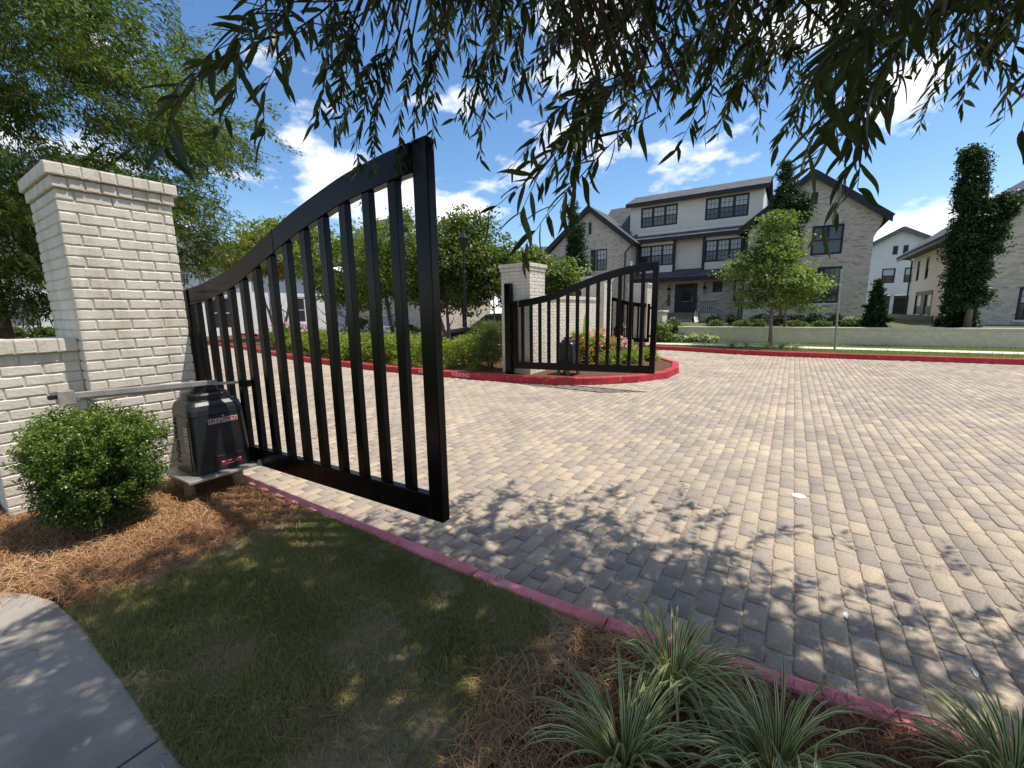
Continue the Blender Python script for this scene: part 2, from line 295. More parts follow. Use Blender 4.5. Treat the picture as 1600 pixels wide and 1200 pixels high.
def branches(mb, base, top, r0, n, spread, rise, seed=1, stems=1):
    R_ = random.Random(seed); base = Vector(base); top = Vector(top)
    for s in range(stems):
        off = Vector((R_.uniform(-.3, .3), R_.uniform(-.3, .3), 0)) * (stems > 1); pts = []
        for i in range(7):
            t = i / 6; pts.append(base.lerp(top + off * 3, t) + off * .3 + Vector((R_.uniform(-1, 1), R_.uniform(-1, 1), 0)) * r0 * .6 * t)
        mb.tube(pts, [r0 * (1.15 - .85 * i / 6) if i else r0 * 1.4 for i in range(7)], 8)
        for k in range(n // stems):
            i = R_.randint(2, 5); a = R_.uniform(0, 6.28); p = pts[i]; e = p + Vector((math.cos(a) * spread, math.sin(a) * spread, rise)) * R_.uniform(.5, 1)
            q = p.lerp(e, .5) + Vector((0, 0, -.1 * spread)); mb.tube([p, q, e], [r0 * .42, r0 * .28, r0 * .1], 5)
def tree(name, label, base, trunk_top, r0, ells, n, L, W, mname, bark='bark', group=None, nb=9, stems=1, spread=1.0, seed=1, cat='tree', **kw):
    t = thing(name, label, cat, base, group); mb = MB(); branches(mb, base, trunk_top, r0, nb, spread, spread * .8, seed, stems); mb.build('trunk', bark, t, smooth=True)
    crown('crown', ells, n, L, W, mname, t, **kw); return t
def shrub(name, label, c, R, n, L, W, mname, group=None, stem=True, shell=0.75, clump=0.07, per=30, **kw):
    t = thing(name, label, 'shrub', (c[0], c[1], c[2] - R[2]), group)
    crown('foliage', [(c, R)], n, L, W, mname, t, clump=clump, per=per, shell=shell, droop=0.0, **kw)
    mb = MB()
    for k in range(5):
        a = k * 1.3; mb.tube([(c[0] + .03 * math.cos(a), c[1] + .03 * math.sin(a), c[2] - R[2] - .02), (c[0] + R[0] * .6 * math.cos(a), c[1] + R[1] * .6 * math.sin(a), c[2] + R[2] * .3)], [.014, .005], 5)
    mb.build('stem', 'bark', t); return t
def text_mesh(body, size, mname, parent, mw, extrude=0.0005, width=None):
    cu = bpy.data.curves.new('lettering', 'FONT'); cu.body = body; cu.size = size; cu.extrude = extrude; cu.align_x = 'CENTER'; cu.align_y = 'CENTER'
    tmp = bpy.data.objects.new('tmp', cu); col.objects.link(tmp); dg = bpy.context.evaluated_depsgraph_get(); me = bpy.data.meshes.new_from_object(tmp.evaluated_get(dg)); bpy.data.objects.remove(tmp)
    if width:
        xs = [v.co.x for v in me.vertices]; k = width / (max(xs) - min(xs))
        for v in me.vertices: v.co.x *= k
    me.transform(mw); me.materials.clear(); me.materials.append(MATS[mname]); return link('lettering', me, parent)
def frame(O, S, Nn):
    O = Vector(O); S = Vector(S); Nn = Vector(Nn)
    return lambda s, z, d=0.0: O + S * s + Vector((0, 0, z)) + Nn * d
ORD = ['first', 'second', 'third', 'fourth', 'fifth', 'sixth', 'seventh', 'eighth', 'ninth', 'tenth', 'eleventh', 'twelfth', 'thirteenth', 'fourteenth', 'fifteenth', 'sixteenth', 'seventeenth', 'eighteenth', 'nineteenth', 'twentieth']

# ------------------------------------------------------------------ ground, road, kerbs
def sheet(name, poly, z, mname, uv=False, kind='structure', parent=None):
    mb = MB(); mb.face([(x, y, z) for x, y in poly], [(x, y) for x, y in poly] if uv else None); o = mb.build(name, mname, parent)
    if kind and not parent: o['kind'] = kind
    return o
sheet('ground', [(-400, -400), (400, -400), (400, 400), (-400, 400)], -0.05, 'far_ground')
ISLAND = [(10.5, 30), (8.3, 16), (6.75, 9), (6.4, 5), (6.42, 2.5), (6.52, .6), (6.68, -.4), (7.1, -1.05), (7.8, -1.7), (8.6, -2.08), (9.5, -2.12), (10.5, -1.9), (11.4, -1.3), (12.0, -.4), (12.3, .8), (12.4, 4), (12.6, 10), (13.4, 30)]
FARK = [(15.6, 60), (15.5, 6), (15.45, .5), (15.35, -.5), (15.1, -1.5), (14.75, -2.6), (14.55, -4), (14.58, -6), (14.7, -9), (14.85, -14), (15.1, -40)]
NEARK = [(.745, 60), (.745, -3.0), (.755, -3.4), (.77, -3.7), (.80, -4.05), (.83, -4.3), (.87, -4.66), (.91, -5.0), (1.0, -5.7), (1.15, -6.6), (1.5, -9), (2.0, -14)]
def interp_x(path, y):
    for (x0, y0), (x1, y1) in zip(path, path[1:]):
        if (y0 - y) * (y1 - y) <= 0 and y0 != y1: return x0 + (x1 - x0) * (y - y0) / (y1 - y0)
    return path[0][0] if y > path[0][1] else path[-1][0]
def inside(poly, x, y):
    c = False; n = len(poly)
    for i in range(n):
        x0, y0 = poly[i]; x1, y1 = poly[i - 1]
        if (y0 > y) != (y1 > y) and x < (x1 - x0) * (y - y0) / (y1 - y0) + x0: c = not c
    return c
road = sheet('road', [(.70, 9.0), (16.5, 9.0), (17.5, 60), (.70, 60)], -0.002, 'paver_far', True)
sheet('road_beyond', [(.70, -40), (16.5, -40), (16.5, -11.5), (.70, -11.5)], -0.002, 'paver_far', True)
sheet('paver_bed', [(.70, -11.5), (16.5, -11.5), (16.5, 9.0), (.70, 9.0)], -0.0075, 'sand_joint')
# pavers: courses along X
BP, LP_ = 0.1045, 0.203
cands = []
for j in range(int(-11.4 / BP), int(9.0 / BP)):
    y = (j + .5) * BP
    xo = (j % 2) * LP_ / 2 + random.uniform(-.012, .012)
    i = int((0.6) / LP_) - 1
    for i in range(2, 80):
        x = i * LP_ + xo
        if x - LP_ * .42 < interp_x(NEARK, y) or x + LP_ * .45 > interp_x(FARK, y) or inside(ISLAND, x, y): continue
        q = project((x, y, 0))
        if not q or q[0] < -250 or q[0] > 1850 or q[1] > 1450: continue
        vis = -20 < q[0] < 1620 and q[1] < 1215
        cands.append((q[2] + (0 if vis else 50), x, y))
cands.sort()
def paver_np(C, rv):
    n = len(C); hl = (LP_ / 2 - .0022) + rng.uniform(-.0025, .0, n); hw = (BP / 2 - .0018) + rng.uniform(-.002, 0, n); ang = rng.normal(size=n) * .012
    zt = rng.uniform(-.0018, .0012, n); tx = rng.normal(size=n) * .006; ty = rng.normal(size=n) * .007; ch = .0042
    V = np.zeros((n, 24, 3)); oc = []
    for (a, b) in ((-1, -1), (1, -1), (1, 1), (-1, 1)):
        k = .016
        if a * b > 0: oc += [(a, b, 0, -k), (a, b, -k, 0)] if False else [(a, b, -a * k, 0), (a, b, 0, -b * k)]
        else: oc += [(a, b, 0, -b * k), (a, b, -a * k, 0)]
    order = [1, 0, 3, 2, 5, 4, 7, 6]
    oc = [oc[1], oc[0], oc[2], oc[3], oc[5], oc[4], oc[6], oc[7]]
    pts = [(-1, -1, 0, .016), (-1, -1, .016, 0), (1, -1, -.016, 0), (1, -1, 0, .016), (1, 1, 0, -.016), (1, 1, -.016, 0), (-1, 1, .016, 0), (-1, 1, 0, -.016)]
    for ring, (ins, dz) in enumerate(((0., -.014), (0., -.0042), (ch, 0.))):
        for q, (a, b, ox, oy) in enumerate(pts):
            jx = rng.normal(size=n) * .0013; jy = rng.normal(size=n) * .0013
            lx = a * (hl - ins) + ox + jx; ly = b * (hw - ins) + oy * .8 + jy
            V[:, ring * 8 + q, 0] = C[:, 0] + lx * np.cos(ang) - ly * np.sin(ang); V[:, ring * 8 + q, 1] = C[:, 1] + lx * np.sin(ang) + ly * np.cos(ang)
            V[:, ring * 8 + q, 2] = zt + dz + (lx * tx + ly * ty)
    Fq = [(r * 8 + q, r * 8 + (q + 1) % 8, r * 8 + 8 + (q + 1) % 8, r * 8 + 8 + q) for r in (0, 1) for q in range(8)] + [(16, 17, 18, 23), (18, 19, 22, 23), (19, 20, 21, 22)]
    F = (np.array(Fq)[None] + (np.arange(n) * 24)[:, None, None]).reshape(-1, 4)
    return V.reshape(-1, 3), F, np.repeat(rv, len(Fq))
tone = lambda n: np.clip(rng.beta(1.6, 1.6, n), 0, 1)
near, rest = cands[:300], cands[300:]
Cn = np.array([(x, y) for _, x, y in rest]); V, F, rv = paver_np(Cn, tone(len(Cn)))
link('pavers', np_mesh('pavers', V, F, 'paver', rv), None, kind='stuff', label='buff and grey concrete pavers laid in running bond', category='paving')
paving = bpy.data.objects['paver_bed']
variants = []
for k in range(40):
    V, F, rv = paver_np(np.zeros((1, 2)), tone(1)); variants.append(np_mesh('paver', V, F, 'paver', rv))
for _, x, y in near:
    o = link('paver', random.choice(variants), paving); o.location = (x, y, 0)
# kerbs
def kerb(name, path, width, side, z1, seg, label, mname='kerb_red', joint=0.007):
    k = thing(name, label, 'kerb', (0, 0, 0)); k['kind'] = 'structure'; del k['category']
    P = [Vector((x, y, 0)) for x, y in path]; pts = []
    for a, b in zip(P, P[1:]):
        n = max(1, int((b - a).length / (0.25 if (b - a).length < 8 else 1.2)))
        pts += [a.lerp(b, i / n) for i in range(n)]
    pts.append(P[-1]); run = 0; cur = [pts[0]]; secs = []
    for a, b in zip(pts, pts[1:]):
        run += (b - a).length; cur.append(b)
        if run > seg: secs.append(cur); cur = [b]; run = 0
    if len(cur) > 1: secs.append(cur)
    for s in secs:
        mid = s[len(s) // 2]
        mb = MB(); rings = []; h = random.uniform(-.003, .003)
        for i, p in enumerate(s):
            d = (s[min(i + 1, len(s) - 1)] - s[max(i - 1, 0)]).normalized(); n = Vector((-d.y, d.x, 0)) * side
            if i == 0: p = p + d * joint / 2
            if i == len(s) - 1: p = p - d * joint / 2
            w = random.uniform(-.003, .003); q = .022
            rings.append([p + n * (0 + w - .012) + Vector((0, 0, -.06)), p + n * w + Vector((0, 0, z1 - q + h)), p + n * (w + q * .3) + Vector((0, 0, z1 - q * .3 + h)), p + n * (w + q) + Vector((0, 0, z1 + h)), p + n * (width - .006) + Vector((0, 0, z1 + h)), p + n * width + Vector((0, 0, z1 + h - .006)), p + n * width + Vector((0, 0, -.06))])
        if side < 0: rings = [list(reversed(g)) for g in rings]
        mb.loft(rings); mb.build('kerb_section', mname, k)
    return k
kerb('kerb_near_gate', NEARK, .083, -1, .15, .62, 'pinkish red kerb beside the near lawn, lightened against tree shade', 'kerb_red_lifted')
ik = kerb('kerb_island', ISLAND, .15, 1, .145, 1.5, 'red painted kerb round the planted island')
fk = kerb('kerb_far', FARK, .15, 1, .14, 3.0, 'red painted kerb along the far side of the road')
for txt, y0, w in (('FIRE LANE', 2.92, .66), ('NO PARKING', 2.08, .78)):
    M = Matrix(((0, 0, -1, interp_x(ISLAND[:6], y0) - .008), (-1, 0, 0, y0), (0, 1, 0, .075), (0, 0, 0, 1)))
    text_mesh(txt, .125, 'kerb_lettering', ik, M, 0.001, w)
# small white survey marks and disc on the pavers
for nm, lab, cx, cy, R in (('paint_mark', 'larger white paint splash on dark grey pavers', 1.56, -4.60, .022), ('paint_mark', 'small white paint splash on grey paver right of the larger splash', 1.60, -4.84, .014), ('paint_mark', 'white paint splash near the right edge of the paving', 1.42, -5.0, .018)):
    mb = MB(); k = 14; mb.face([(cx + R * random.uniform(.4, 1.2) * 1.5 * math.cos(a), cy + R * random.uniform(.3, 1.1) * .7 * math.sin(a), .0032) for a in [2 * math.pi * i / k for i in range(k)]]); mb.build(nm, 'paint_mark', None, label=lab, category='paint mark', group='paint splashes on the pavers')
mb = MB(); mb.loft([[(3.02 + r_ * math.cos(a), -4.42 + r_ * math.sin(a), z) for a in [2 * math.pi * i / 16 for i in range(16)]] for r_, z in ((.05, -.004), (.05, .004), (.042, .007))]); mb.build('survey_disc', 'paint_mark', None, label='round white disc set flush in the paving', category='disc')
# verge, lawn, beds, sidewalk
SW = [(-.52, -40), (-.52, -1.76), (-.56, -1.39), (-.67, -1.12), (-.95, -.85), (-1.5, -.62), (-6, -.3), (-6, -2.2), (-2.5, -2.1), (-2.1, -2.6), (-2.1, -40)]
sheet('lawn_soil', [(-.53, -3.62), (.675, -3.62), (.668, -1.5), (-.53, -1.58)], .138, 'soil')
sheet('mulch_bed_pillar', [(-.53, -1.585), (.668, -1.505), (.668, 1.6), (-9, 1.6), (-9, -.5), (-1.5, -.7), (-.53, -1.3)], .134, 'mulch_soil')
sheet('mulch_bed_liriope', [(-.53, -12), (1.6, -12), (1.4, -9), (1.05, -6.6), (.9, -5.7), (.79, -4.66), (.72, -4.05), (.675, -3.615), (-.53, -3.615)], .136, 'mulch_soil')
sheet('lawn_behind_wall', [(-60, 1.61), (.66, 1.61), (.66, 32.8), (-60, 32.8)], .13, 'lawn_green')
sw = tag(thing('sidewalk', 'grey concrete sidewalk slabs in the tree shade', 'x'), kind='structure'); del sw['category']
edges = [(-1.12, -2.69), (-2.70, -4.2), (-4.21, -5.7), (-5.71, -7.2)]
for a, b in edges:
    mb = MB()
    if a == -1.12: poly = [(-.52, b), (-.52, -1.76), (-.545, -1.45), (-.60, -1.25), (-.70, -1.08), (-.9, -.9), (-1.3, -.72), (-2.1, -.5), (-2.1, b)]
    else: poly = [(-.52, b), (-.52, a), (-2.1, a), (-2.1, b)]
    k = len(poly); top = [(x, y, .152) for x, y in poly]; lip = [(x, y, .147) for x, y in poly]; bot = [(x, y, .05) for x, y in poly]
    cxm = sum(x for x, _ in poly) / k; cym = sum(y for _, y in poly) / k
    top = [(x + (.006 if x < cxm else -.006), y + (.006 if y < cym else -.006), z) for x, y, z in top]
    mb.loft([bot, lip, top]); mb.build('slab', 'concrete', sw)
mb = MB(); mb.box((-6, -2.2, .05), (-2.11, -.45, .15)); mb.build('slab', 'concrete', sw)
isl = sheet('island_bed', [(x * .985 + .13, y * .985 + (.06 if y < 0 else 0)) for x, y in ISLAND], .118, 'mulch_soil')
sheet('far_verge', [(14.6, -40), (16.28, -40), (16.28, -2.2), (15.9, 0), (15.55, 1), (15.55, 40), (15.4, 40), (15.4, -.4), (15.2, -1.4), (14.85, -2.6), (14.65, -4), (14.68, -6), (14.8, -9)], .118, 'lawn_green')
fs = sheet('far_sidewalk', [(16.28, -40), (17.12, -40), (17.12, 3), (16.28, 3)], .132, 'concrete_pale')
sheet('far_lawn_strip', [(17.12, -40), (18.80, -40), (18.80, 3), (17.12, 3)], .122, 'lawn_green')
sheet('far_bed', [(15.6, 3.0), (28, 3.0), (28, 14), (15.6, 14)], .126, 'mulch_soil')
sheet('terrace', [(18.85, -40), (70, -40), (70, 3.0), (18.85, 3.0)], .66, 'far_ground')
sheet('parking_court', [(15.6, 14), (60, 14), (60, 31), (.75, 31), (.75, 60), (15.5, 60)], .004, 'asphalt')

# ------------------------------------------------------------------ brick piers and walls
_bc = {}
def brick_mesh(l, h, dep, var, mname='white_brick'):
    key = (round(l, 3), round(h, 3), var, mname)
    if key in _bc: return _bc[key]
    R_ = random.Random(hash(key) % 99991); mb = MB(); c = .006; nx = max(2, int(l / .045)); g = []
    j = lambda a: R_.uniform(-a, a)
    # outer ring (back), mid ring (edge), front ring, ring of points round the rectangle
    def ringpts(ins, d, jit):
        xs = [-l / 2 + ins + (l - 2 * ins) * i / nx for i in range(nx + 1)]
        p = [(x + j(jit) * .5, -h / 2 + ins + j(jit), d) for x in xs] + [(x + j(jit) * .5, h / 2 - ins + j(jit), d) for x in reversed(xs)]
        return p
    rings = [ringpts(0, -dep, 0), ringpts(0, -.004, .0027), ringpts(c, j(.002), .0026)]
    mb.loft([[(x, -d, z) for x, z, d in r] for r in rings], cap=False)
    k = len(rings[0]); n = 2 * k
    for i in range(nx): mb.f.append((n + i, n + i + 1, n + k - 2 - i, n + k - 1 - i)); mb.uv.append(None); mb.r.append(.5)
    _bc[key] = mb.mesh('brick', mname); return _bc[key]
CH, JT = .0745, .010
def brick_face(parent, O, S, Nn, width, z0, nc, shift=0, objects=True, rows=None, joined=None):
    """running bond on one face; S along, outward Nn; brick objects or joined mesh"""
    S = Vector(S); Nn = Vector(Nn); O = Vector(O); rot = Matrix((S, -Nn, Vector((0, 0, 1)))).transposed().to_4x4()
    for c in range(nc):
        z = z0 + (c + .5) * CH; first = .20 if (c + shift) % 2 == 0 else .10; s = 0
        while s < width - .012:
            l = min(first if s == 0 else .20, width - s); last = s + l > width - .001
            if l > .03:
                ll = l - JT if not last else l - JT * .4
                mid = s + (l - (JT if not last else JT * .4)) / 2 ; mtx = Matrix.Translation(O + S * mid + Vector((0, 0, z)) + Nn * random.uniform(-.0015, .0015)) @ rot @ Matrix.Rotation(random.gauss(0, .004), 4, 'Y')
                me = brick_mesh(ll, CH - JT, .012, random.randint(0, 3))
                if objects: o = link('brick', me, parent); o.matrix_basis = mtx
                else:
                    n = len(joined.v); joined.v += [tuple(mtx @ v.co) for v in me.vertices]
                    for p in me.polygons: joined.f.append(tuple(n + i for i in p.vertices)); joined.uv.append(None); joined.r.append(.5)
            s += l
def header_row(parent, O, S, Nn, width, z, h, objects=True, joined=None, bw=.0915):
    S = Vector(S); Nn = Vector(Nn); O = Vector(O); rot = Matrix((S, -Nn, Vector((0, 0, 1)))).transposed().to_4x4(); n = max(1, round(width / bw)); w = width / n
    for i in range(n):
        mtx = Matrix.Translation(O + S * (i + .5) * w + Vector((0, 0, z + h / 2)) + Nn * random.uniform(-.002, .002)) @ rot
        me = brick_mesh(w - .007, h - .007, .012, random.randint(0, 3))
        if objects: o = link('brick', me, parent); o.matrix_basis = mtx
        else:
            k = len(joined.v); joined.v += [tuple(mtx @ v.co) for v in me.vertices]
            for p in me.polygons: joined.f.append(tuple(k + a for a in p.vertices)); joined.uv.append(None); joined.r.append(.5)
def pier(label, x0, y0, w, d, z0, near):
    t = thing('gate_pillar', label, 'pillar', (x0, y0, z0), 'white brick gate pillars'); i = .0075; nc = 30; z1 = z0 + nc * CH - .02; zb = z1 - nc * CH
    mb = MB(); mb.box((x0 + i, y0 + i, z0 - .1), (x0 + w - i, y0 + d - i, z1)); steps = [(z1, .078, .018), (z1 + .078, .082, .04)]
    for z, h, e in steps: mb.box((x0 - e + i, y0 - e + i, z + .0035), (x0 + w + e - i, y0 + d + e - i, z + h - .002))
    mb.build('mortar_core', 'mortar_white', t)
    J = MB(); X, Y = Vector((1, 0, 0)), Vector((0, 1, 0))
    faces = [((x0, y0, 0), X, -Y, w, True, 0), ((x0, y0 + d, 0), -Y, -X, d, True, 1), ((x0 + w, y0, 0), Y, X, d, False, 1), ((x0 + w, y0 + d, 0), -X, Y, w, False, 0)]
    for O, S, Nn, L, vis, sh in faces:
        brick_face(t, O, S, Nn, L, zb, nc, sh, near and vis, None, J)
        for z, h, e in steps: header_row(t, Vector(O) + Nn * e - S * e, S, Nn, L + 2 * e, z, h, near and vis, J)
    e = .04; mb = MB()   # cap top bricks
    zt = z1 + .16; nn = 8
    for k in range(nn): mb.box((x0 - e + .003 + (w + 2 * e) / nn * k, y0 - e + .003, zt - .01), (x0 - e - .003 + (w + 2 * e) / nn * (k + 1), y0 + d + e - .003, zt + random.uniform(-.001, .001)))
    mb.build('cap_top', 'white_brick', t)
    J.build('bricks', 'white_brick', t, kind='stuff'); return t
pier('near white brick gate pillar at left, beside the boxwood bush', 0, 0, .66, .75, .14, True)
pier('white brick gate pillar on the island behind the second gate leaf', 7.03, .45, .66, .74, .12, False)
pier('slim view of white brick pillar at the far end of the island wall', 11.3, .45, .62, .74, .12, False)
pier('white brick gate pillar across the second lane, before the steps', 15.72, .45, .66, .74, .12, False)
def low_wall(label, x0, x1, y0, d, z0, z1, near):
    t = thing('brick_wall', label, 'wall', (x0, y0, z0)); i = .0075; X, Y = Vector((1, 0, 0)), Vector((0, 1, 0)); nc = int((z1 - z0 - .10) / CH); zc = z1 - .10; zb = zc - nc * CH - CH; nc += 1
    mb = MB(); mb.box((x0 + i, y0 + i, z0 - .08), (x1, y0 + d - i, zc)); e = .03; mb.box((x0 - e + i, y0 - e + i, zc + .003), (x1, y0 + d + e - i, z1 - .003)); mb.build('mortar_core', 'mortar_white', t)
    J = MB()
    for O, S, Nn, L, vis in (((x0, y0, 0), X, -Y, x1 - x0, True), ((x0, y0 + d, 0), -Y, -X, d, True), ((x1, y0 + d, 0), -X, Y, x1 - x0, False)):
        brick_face(t, O, S, Nn, L, zb, nc, 0, near and vis, None, J)
        header_row(t, Vector(O) + Nn * e - S * (e if vis else 0), S, Nn, L + (e if vis else 0), zc, z1 - zc, near and vis, J, .098)
    mb = MB(); n = max(1, round((x1 - x0 + e) / .098)); w = (x1 - x0 + e) / n
    for k in range(n): mb.box((x0 - e + w * k + .003, y0 - e + .003, z1 - .012), (x0 - e + w * (k + 1) - .003, y0 + d + e - .003, z1 + random.uniform(-.001, .001)))
    mb.build('cap_top', 'white_brick', t); J.build('bricks', 'white_brick', t, kind='stuff'); return t
low_wall('low white brick wall running left from the near gate pillar', -.49, -.001, .14, .36, .13, 1.335, True)
low_wall('white brick wall on the island between two gate pillars', 7.70, 11.29, .62, .36, .12, 1.86, False)

# ------------------------------------------------------------------ gates
TOP = [(.30, 1.695), (.19, 1.71), (-.08, 1.735), (-.33, 1.77), (-.56, 1.81), (-.78, 1.865), (-1.09, 1.965), (-1.31, 2.035), (-1.57, 2.115), (-1.92, 2.20), (-2.15, 2.245), (-2.49, 2.285), (-2.76, 2.30)]
def smooth_path(p, k=4):
    out = []
    for i in range(len(p) - 1):
        a, b, c, d = p[max(i - 1, 0)], p[i], p[i + 1], p[min(i + 2, len(p) - 1)]
        for t in [j / k for j in range(k)]:
            out.append(tuple(.5 * (2 * b[q] + (c[q] - a[q]) * t + (2 * a[q] - 5 * b[q] + 4 * c[q] - d[q]) * t * t + (3 * b[q] - a[q] - 3 * c[q] + d[q]) * t ** 3) for q in (0, 1)))
    return out + [p[-1]]
TOPS = smooth_path(TOP)
def topz(y): return interp_x([(z, yy) for yy, z in TOPS], y)
def gate(label, X, Y, dirn=1):
    """leaf built along -Y from hinge at local y=.3; dirn -1 mirrors it to open the other way"""
    t = thing('gate_leaf', label, 'gate', (X, Y, 0), 'black metal gate leaves'); th = .05; W = lambda y, z, x: (X + x, Y + (y if dirn > 0 else -y), z)
    def bar(name, y0, y1, z0a, z0b, z1a, z1b, x0=0, x1=th, bev=.004):
        mb = MB(); r = [[W(y0, z0a, x0), W(y0, z0a, x1), W(y0, z1a, x1), W(y0, z1a, x0)], [W(y1, z0b, x0), W(y1, z0b, x1), W(y1, z1b, x1), W(y1, z1b, x0)]]
        if dirn < 0: r.reverse()
        mb.loft(r); return mb.build(name, 'gate_black', t, bevel=bev)
    bz = lambda y: .258 - .026 * y
    ys = [p for p in TOPS if -2.655 <= p[0] <= .18]; mb = MB(); rings = [[W(y, z - .142, -.002), W(y, z - .142, th + .002), W(y, z, th + .002), W(y, z, -.002)] for y, z in ys]
    if dirn < 0: rings.reverse()
    mb.loft(rings); mb.build('top_rail', 'gate_black', t, bevel=.004)
    bar('end_stile', -2.655, -2.755, bz(-2.65), bz(-2.75), topz(-2.655) + .001, topz(-2.75) + .003, -.004, th + .004, .006)
    bar('hinge_stile', .28, .18, bz(.28), bz(.18), topz(.28), topz(.18) + .001, -.004, th + .004, .006)
    bar('bottom_rail', .18, -2.655, bz(.18), bz(-2.655), bz(.18) + .145, bz(-2.655) + .145)
    for k in range(13):
        yc = -2.49 + .2115 * k; h = .032; bar('picket', yc + h, yc - h, bz(yc) + .147, bz(yc) + .147, topz(yc + h) - .143, topz(yc - h) - .143, .004, th - .004, .003)
    yb = -1.30; bar('weld_seam', yb, yb - .012, topz(yb) - .144, topz(yb - .012) - .144, topz(yb) + .002, topz(yb - .012) + .002, -.0045, th + .0045, .001)
    bar('hinge_post', .48, .33, .02, .02, 2.08 if X > 1 else 1.62, 2.08 if X > 1 else 1.62, -.03, .10, .006)
    for z in (.45, 1.5): bar('hinge', .335, .275, z, z, z + .09, z + .09, .0, .045, .004)
    return t
gate('near black metal gate leaf standing open beside the gate motor', .745, 0)
gate('second black metal gate leaf, open in front of the island pillar', 6.86, .5)
gate('distant black gate leaf seen through the second leaf', 15.52, .55, -1)

# ------------------------------------------------------------------ gate operators
def rrect(x0, x1, y0, y1, r, z, k=5):
    out = []
    for cx, cy, a0 in ((x1 - r, y0 + r, -90), (x1 - r, y1 - r, 0), (x0 + r, y1 - r, 90), (x0 + r, y0 + r, 180)):
        for i in range(k + 1): a = math.radians(a0 + 90 * i / k); out.append((cx + r * math.cos(a), cy + r * math.sin(a), z))
    return out
def operator(label, ox, oy, oz, full):
    t = thing('gate_operator', label, 'gate motor', (ox, oy, oz), 'gate motors'); T = lambda p: (p[0] + ox, p[1] + oy, p[2] + oz)
    L = lambda *a: [T(p) for p in rrect(*a)]
    b = MB(); b.loft([L(.335, .725, -.705, -.31, .03, .31), L(.34, .722, -.70, -.315, .045, .5), L(.347, .716, -.685, -.325, .05, .74)]); body = b.build('housing', 'operator_plastic', t, smooth=False, bevel=.004)
    b = MB(); b.loft([L(.345, .718, -.687, -.323, .05, .743), L(.347, .716, -.681, -.325, .055, .785), L(.353, .710, -.668, -.335, .06, .818), L(.366, .697, -.645, -.345, .06, .842), L(.39, .673, -.62, -.36, .06, .853)]); b.build('hood', 'operator_plastic', t, smooth=False, bevel=.003)
    b = MB(); b.loft([L(.388, .675, -.625, -.36, .10, .85), L(.388, .675, -.625, -.36, .10, .888), L(.40, .663, -.612, -.372, .095, .900)]); b.build('lid', 'operator_plastic', t)
    b = MB(); b.loft([L(.45, .62, -.56, -.40, .07, .90), L(.45, .62, -.56, -.40, .07, .945), L(.46, .61, -.55, -.41, .06, .953)]); b.build('arm_mount', 'operator_dark', t)
    b = MB(); b.box(T((.255, -.775, .284)), T((.735, -.285, .306))); b.build('base_plate', 'steel', t, bevel=.004)
    for x, y in ((.61, -.685), (.31, -.60), (.36, -.345), (.66, -.345)):
        b = MB(); k = 12; b.loft([[T((x + .036 * math.cos(a), y + .036 * math.sin(a), z)) for a in [2 * math.pi * i / k for i in range(k)]] for z in (.08, .283)]); b.build('post', 'post_wood', t, smooth=False)
    if not full:
        b = MB(); b.box(T((.42, -.7045, .45)), T((.50, -.7, .66))); b.build('sticker', 'label_white', t); return t
    # folded arm
    def obar(name, a, c, w, h, mname, bev=.003):
        a = Vector(a); c = Vector(c); d = (c - a).normalized(); s = d.cross(Vector((0, 0, 1))).normalized() * w / 2; u = Vector((0, 0, h / 2))
        b = MB(); b.loft([[p - s - u, p + s - u, p + s + u, p - s + u] for p in (a, c)]); return b.build(name, mname, t, bevel=bev)
    obar('arm', (-.27, -.60, 1.008), (.60, -.535, .966), .042, .036, 'steel')
    obar('arm', (-.17, -.545, .978), (.50, -.50, .94), .036, .024, 'rusty_steel')
    obar('arm_bracket', (-.275, -.603, 1.0), (-.20, -.597, .996), .062, .085, 'rusty_steel')
    obar('arm_end', (-.31, -.606, 1.008), (-.27, -.60, 1.008), .03, .026, 'operator_dark')
    obar('link_rod', (.58, -.54, .955), (.735, -.735, .965), .022, .02, 'rusty_steel')
    obar('gate_bracket', (.70, -.70, .955), (.75, -.76, .952), .04, .05, 'gate_black')
    b = MB(); b.tube([(.44, -.53, .955), (.44, -.53, 1.0)], .014, 10); b.build('pivot_bolt', 'steel', t)
    for x in (.745,): 
        b = MB(); b.box((x - .02, -.80, .285), (x + .004, -.772, .335)); b.build('mounting_bolt', 'steel', t, bevel=.003)
    # maker's label and marks on the front
    fz = lambda z: -.705 + (z - .31) / .43 * .02
    def fpt(x0, x1, z0, z1, d, name, mname, parent=t):
        b = MB(); b.face([(x0, fz(z0) - d, z0), (x1, fz(z0) - d, z0), (x1, fz(z1) - d, z1), (x0, fz(z1) - d, z1)]); b.face([(x0, fz(z0), z0), (x0, fz(z1), z1), (x1, fz(z1), z1), (x1, fz(z0), z0)]); return b.build(name, mname, parent)
    lab = fpt(.455, .655, .675, .712, .003, 'name_label', 'label_white'); fpt(.459, .651, .679, .708, .0042, 'label_field', 'label_red', lab)
    M = Matrix(((1, 0, 0, .555), (0, .04, -1, fz(.694) - .0055), (0, 1, 0, .693), (0, 0, 0, 1))); text_mesh('LiftMaster', .036, 'label_white', lab, M, .0003, .175)
    b = MB(); b.loft([[(x, fz(z) - d, z) for x, z in ((.46, .335), (.672, .335), (.672, .40), (.655, .428), (.477, .428), (.46, .40))] for d in (0, .010)]); pn = b.build('badge_panel', 'operator_plastic', t, bevel=.003)
    fpt(.497, .642, .348, .385, .0115, 'badge', 'label_red', pn)
    for x0, x1, z0, z1 in ((.502, .52, .374, .38), (.54, .58, .352, .356), (.545, .57, .37, .38), (.60, .615, .36, .366), (.61, .636, .374, .379)): fpt(x0, x1, z0, z1, .0125, 'badge_mark', 'label_white', pn)
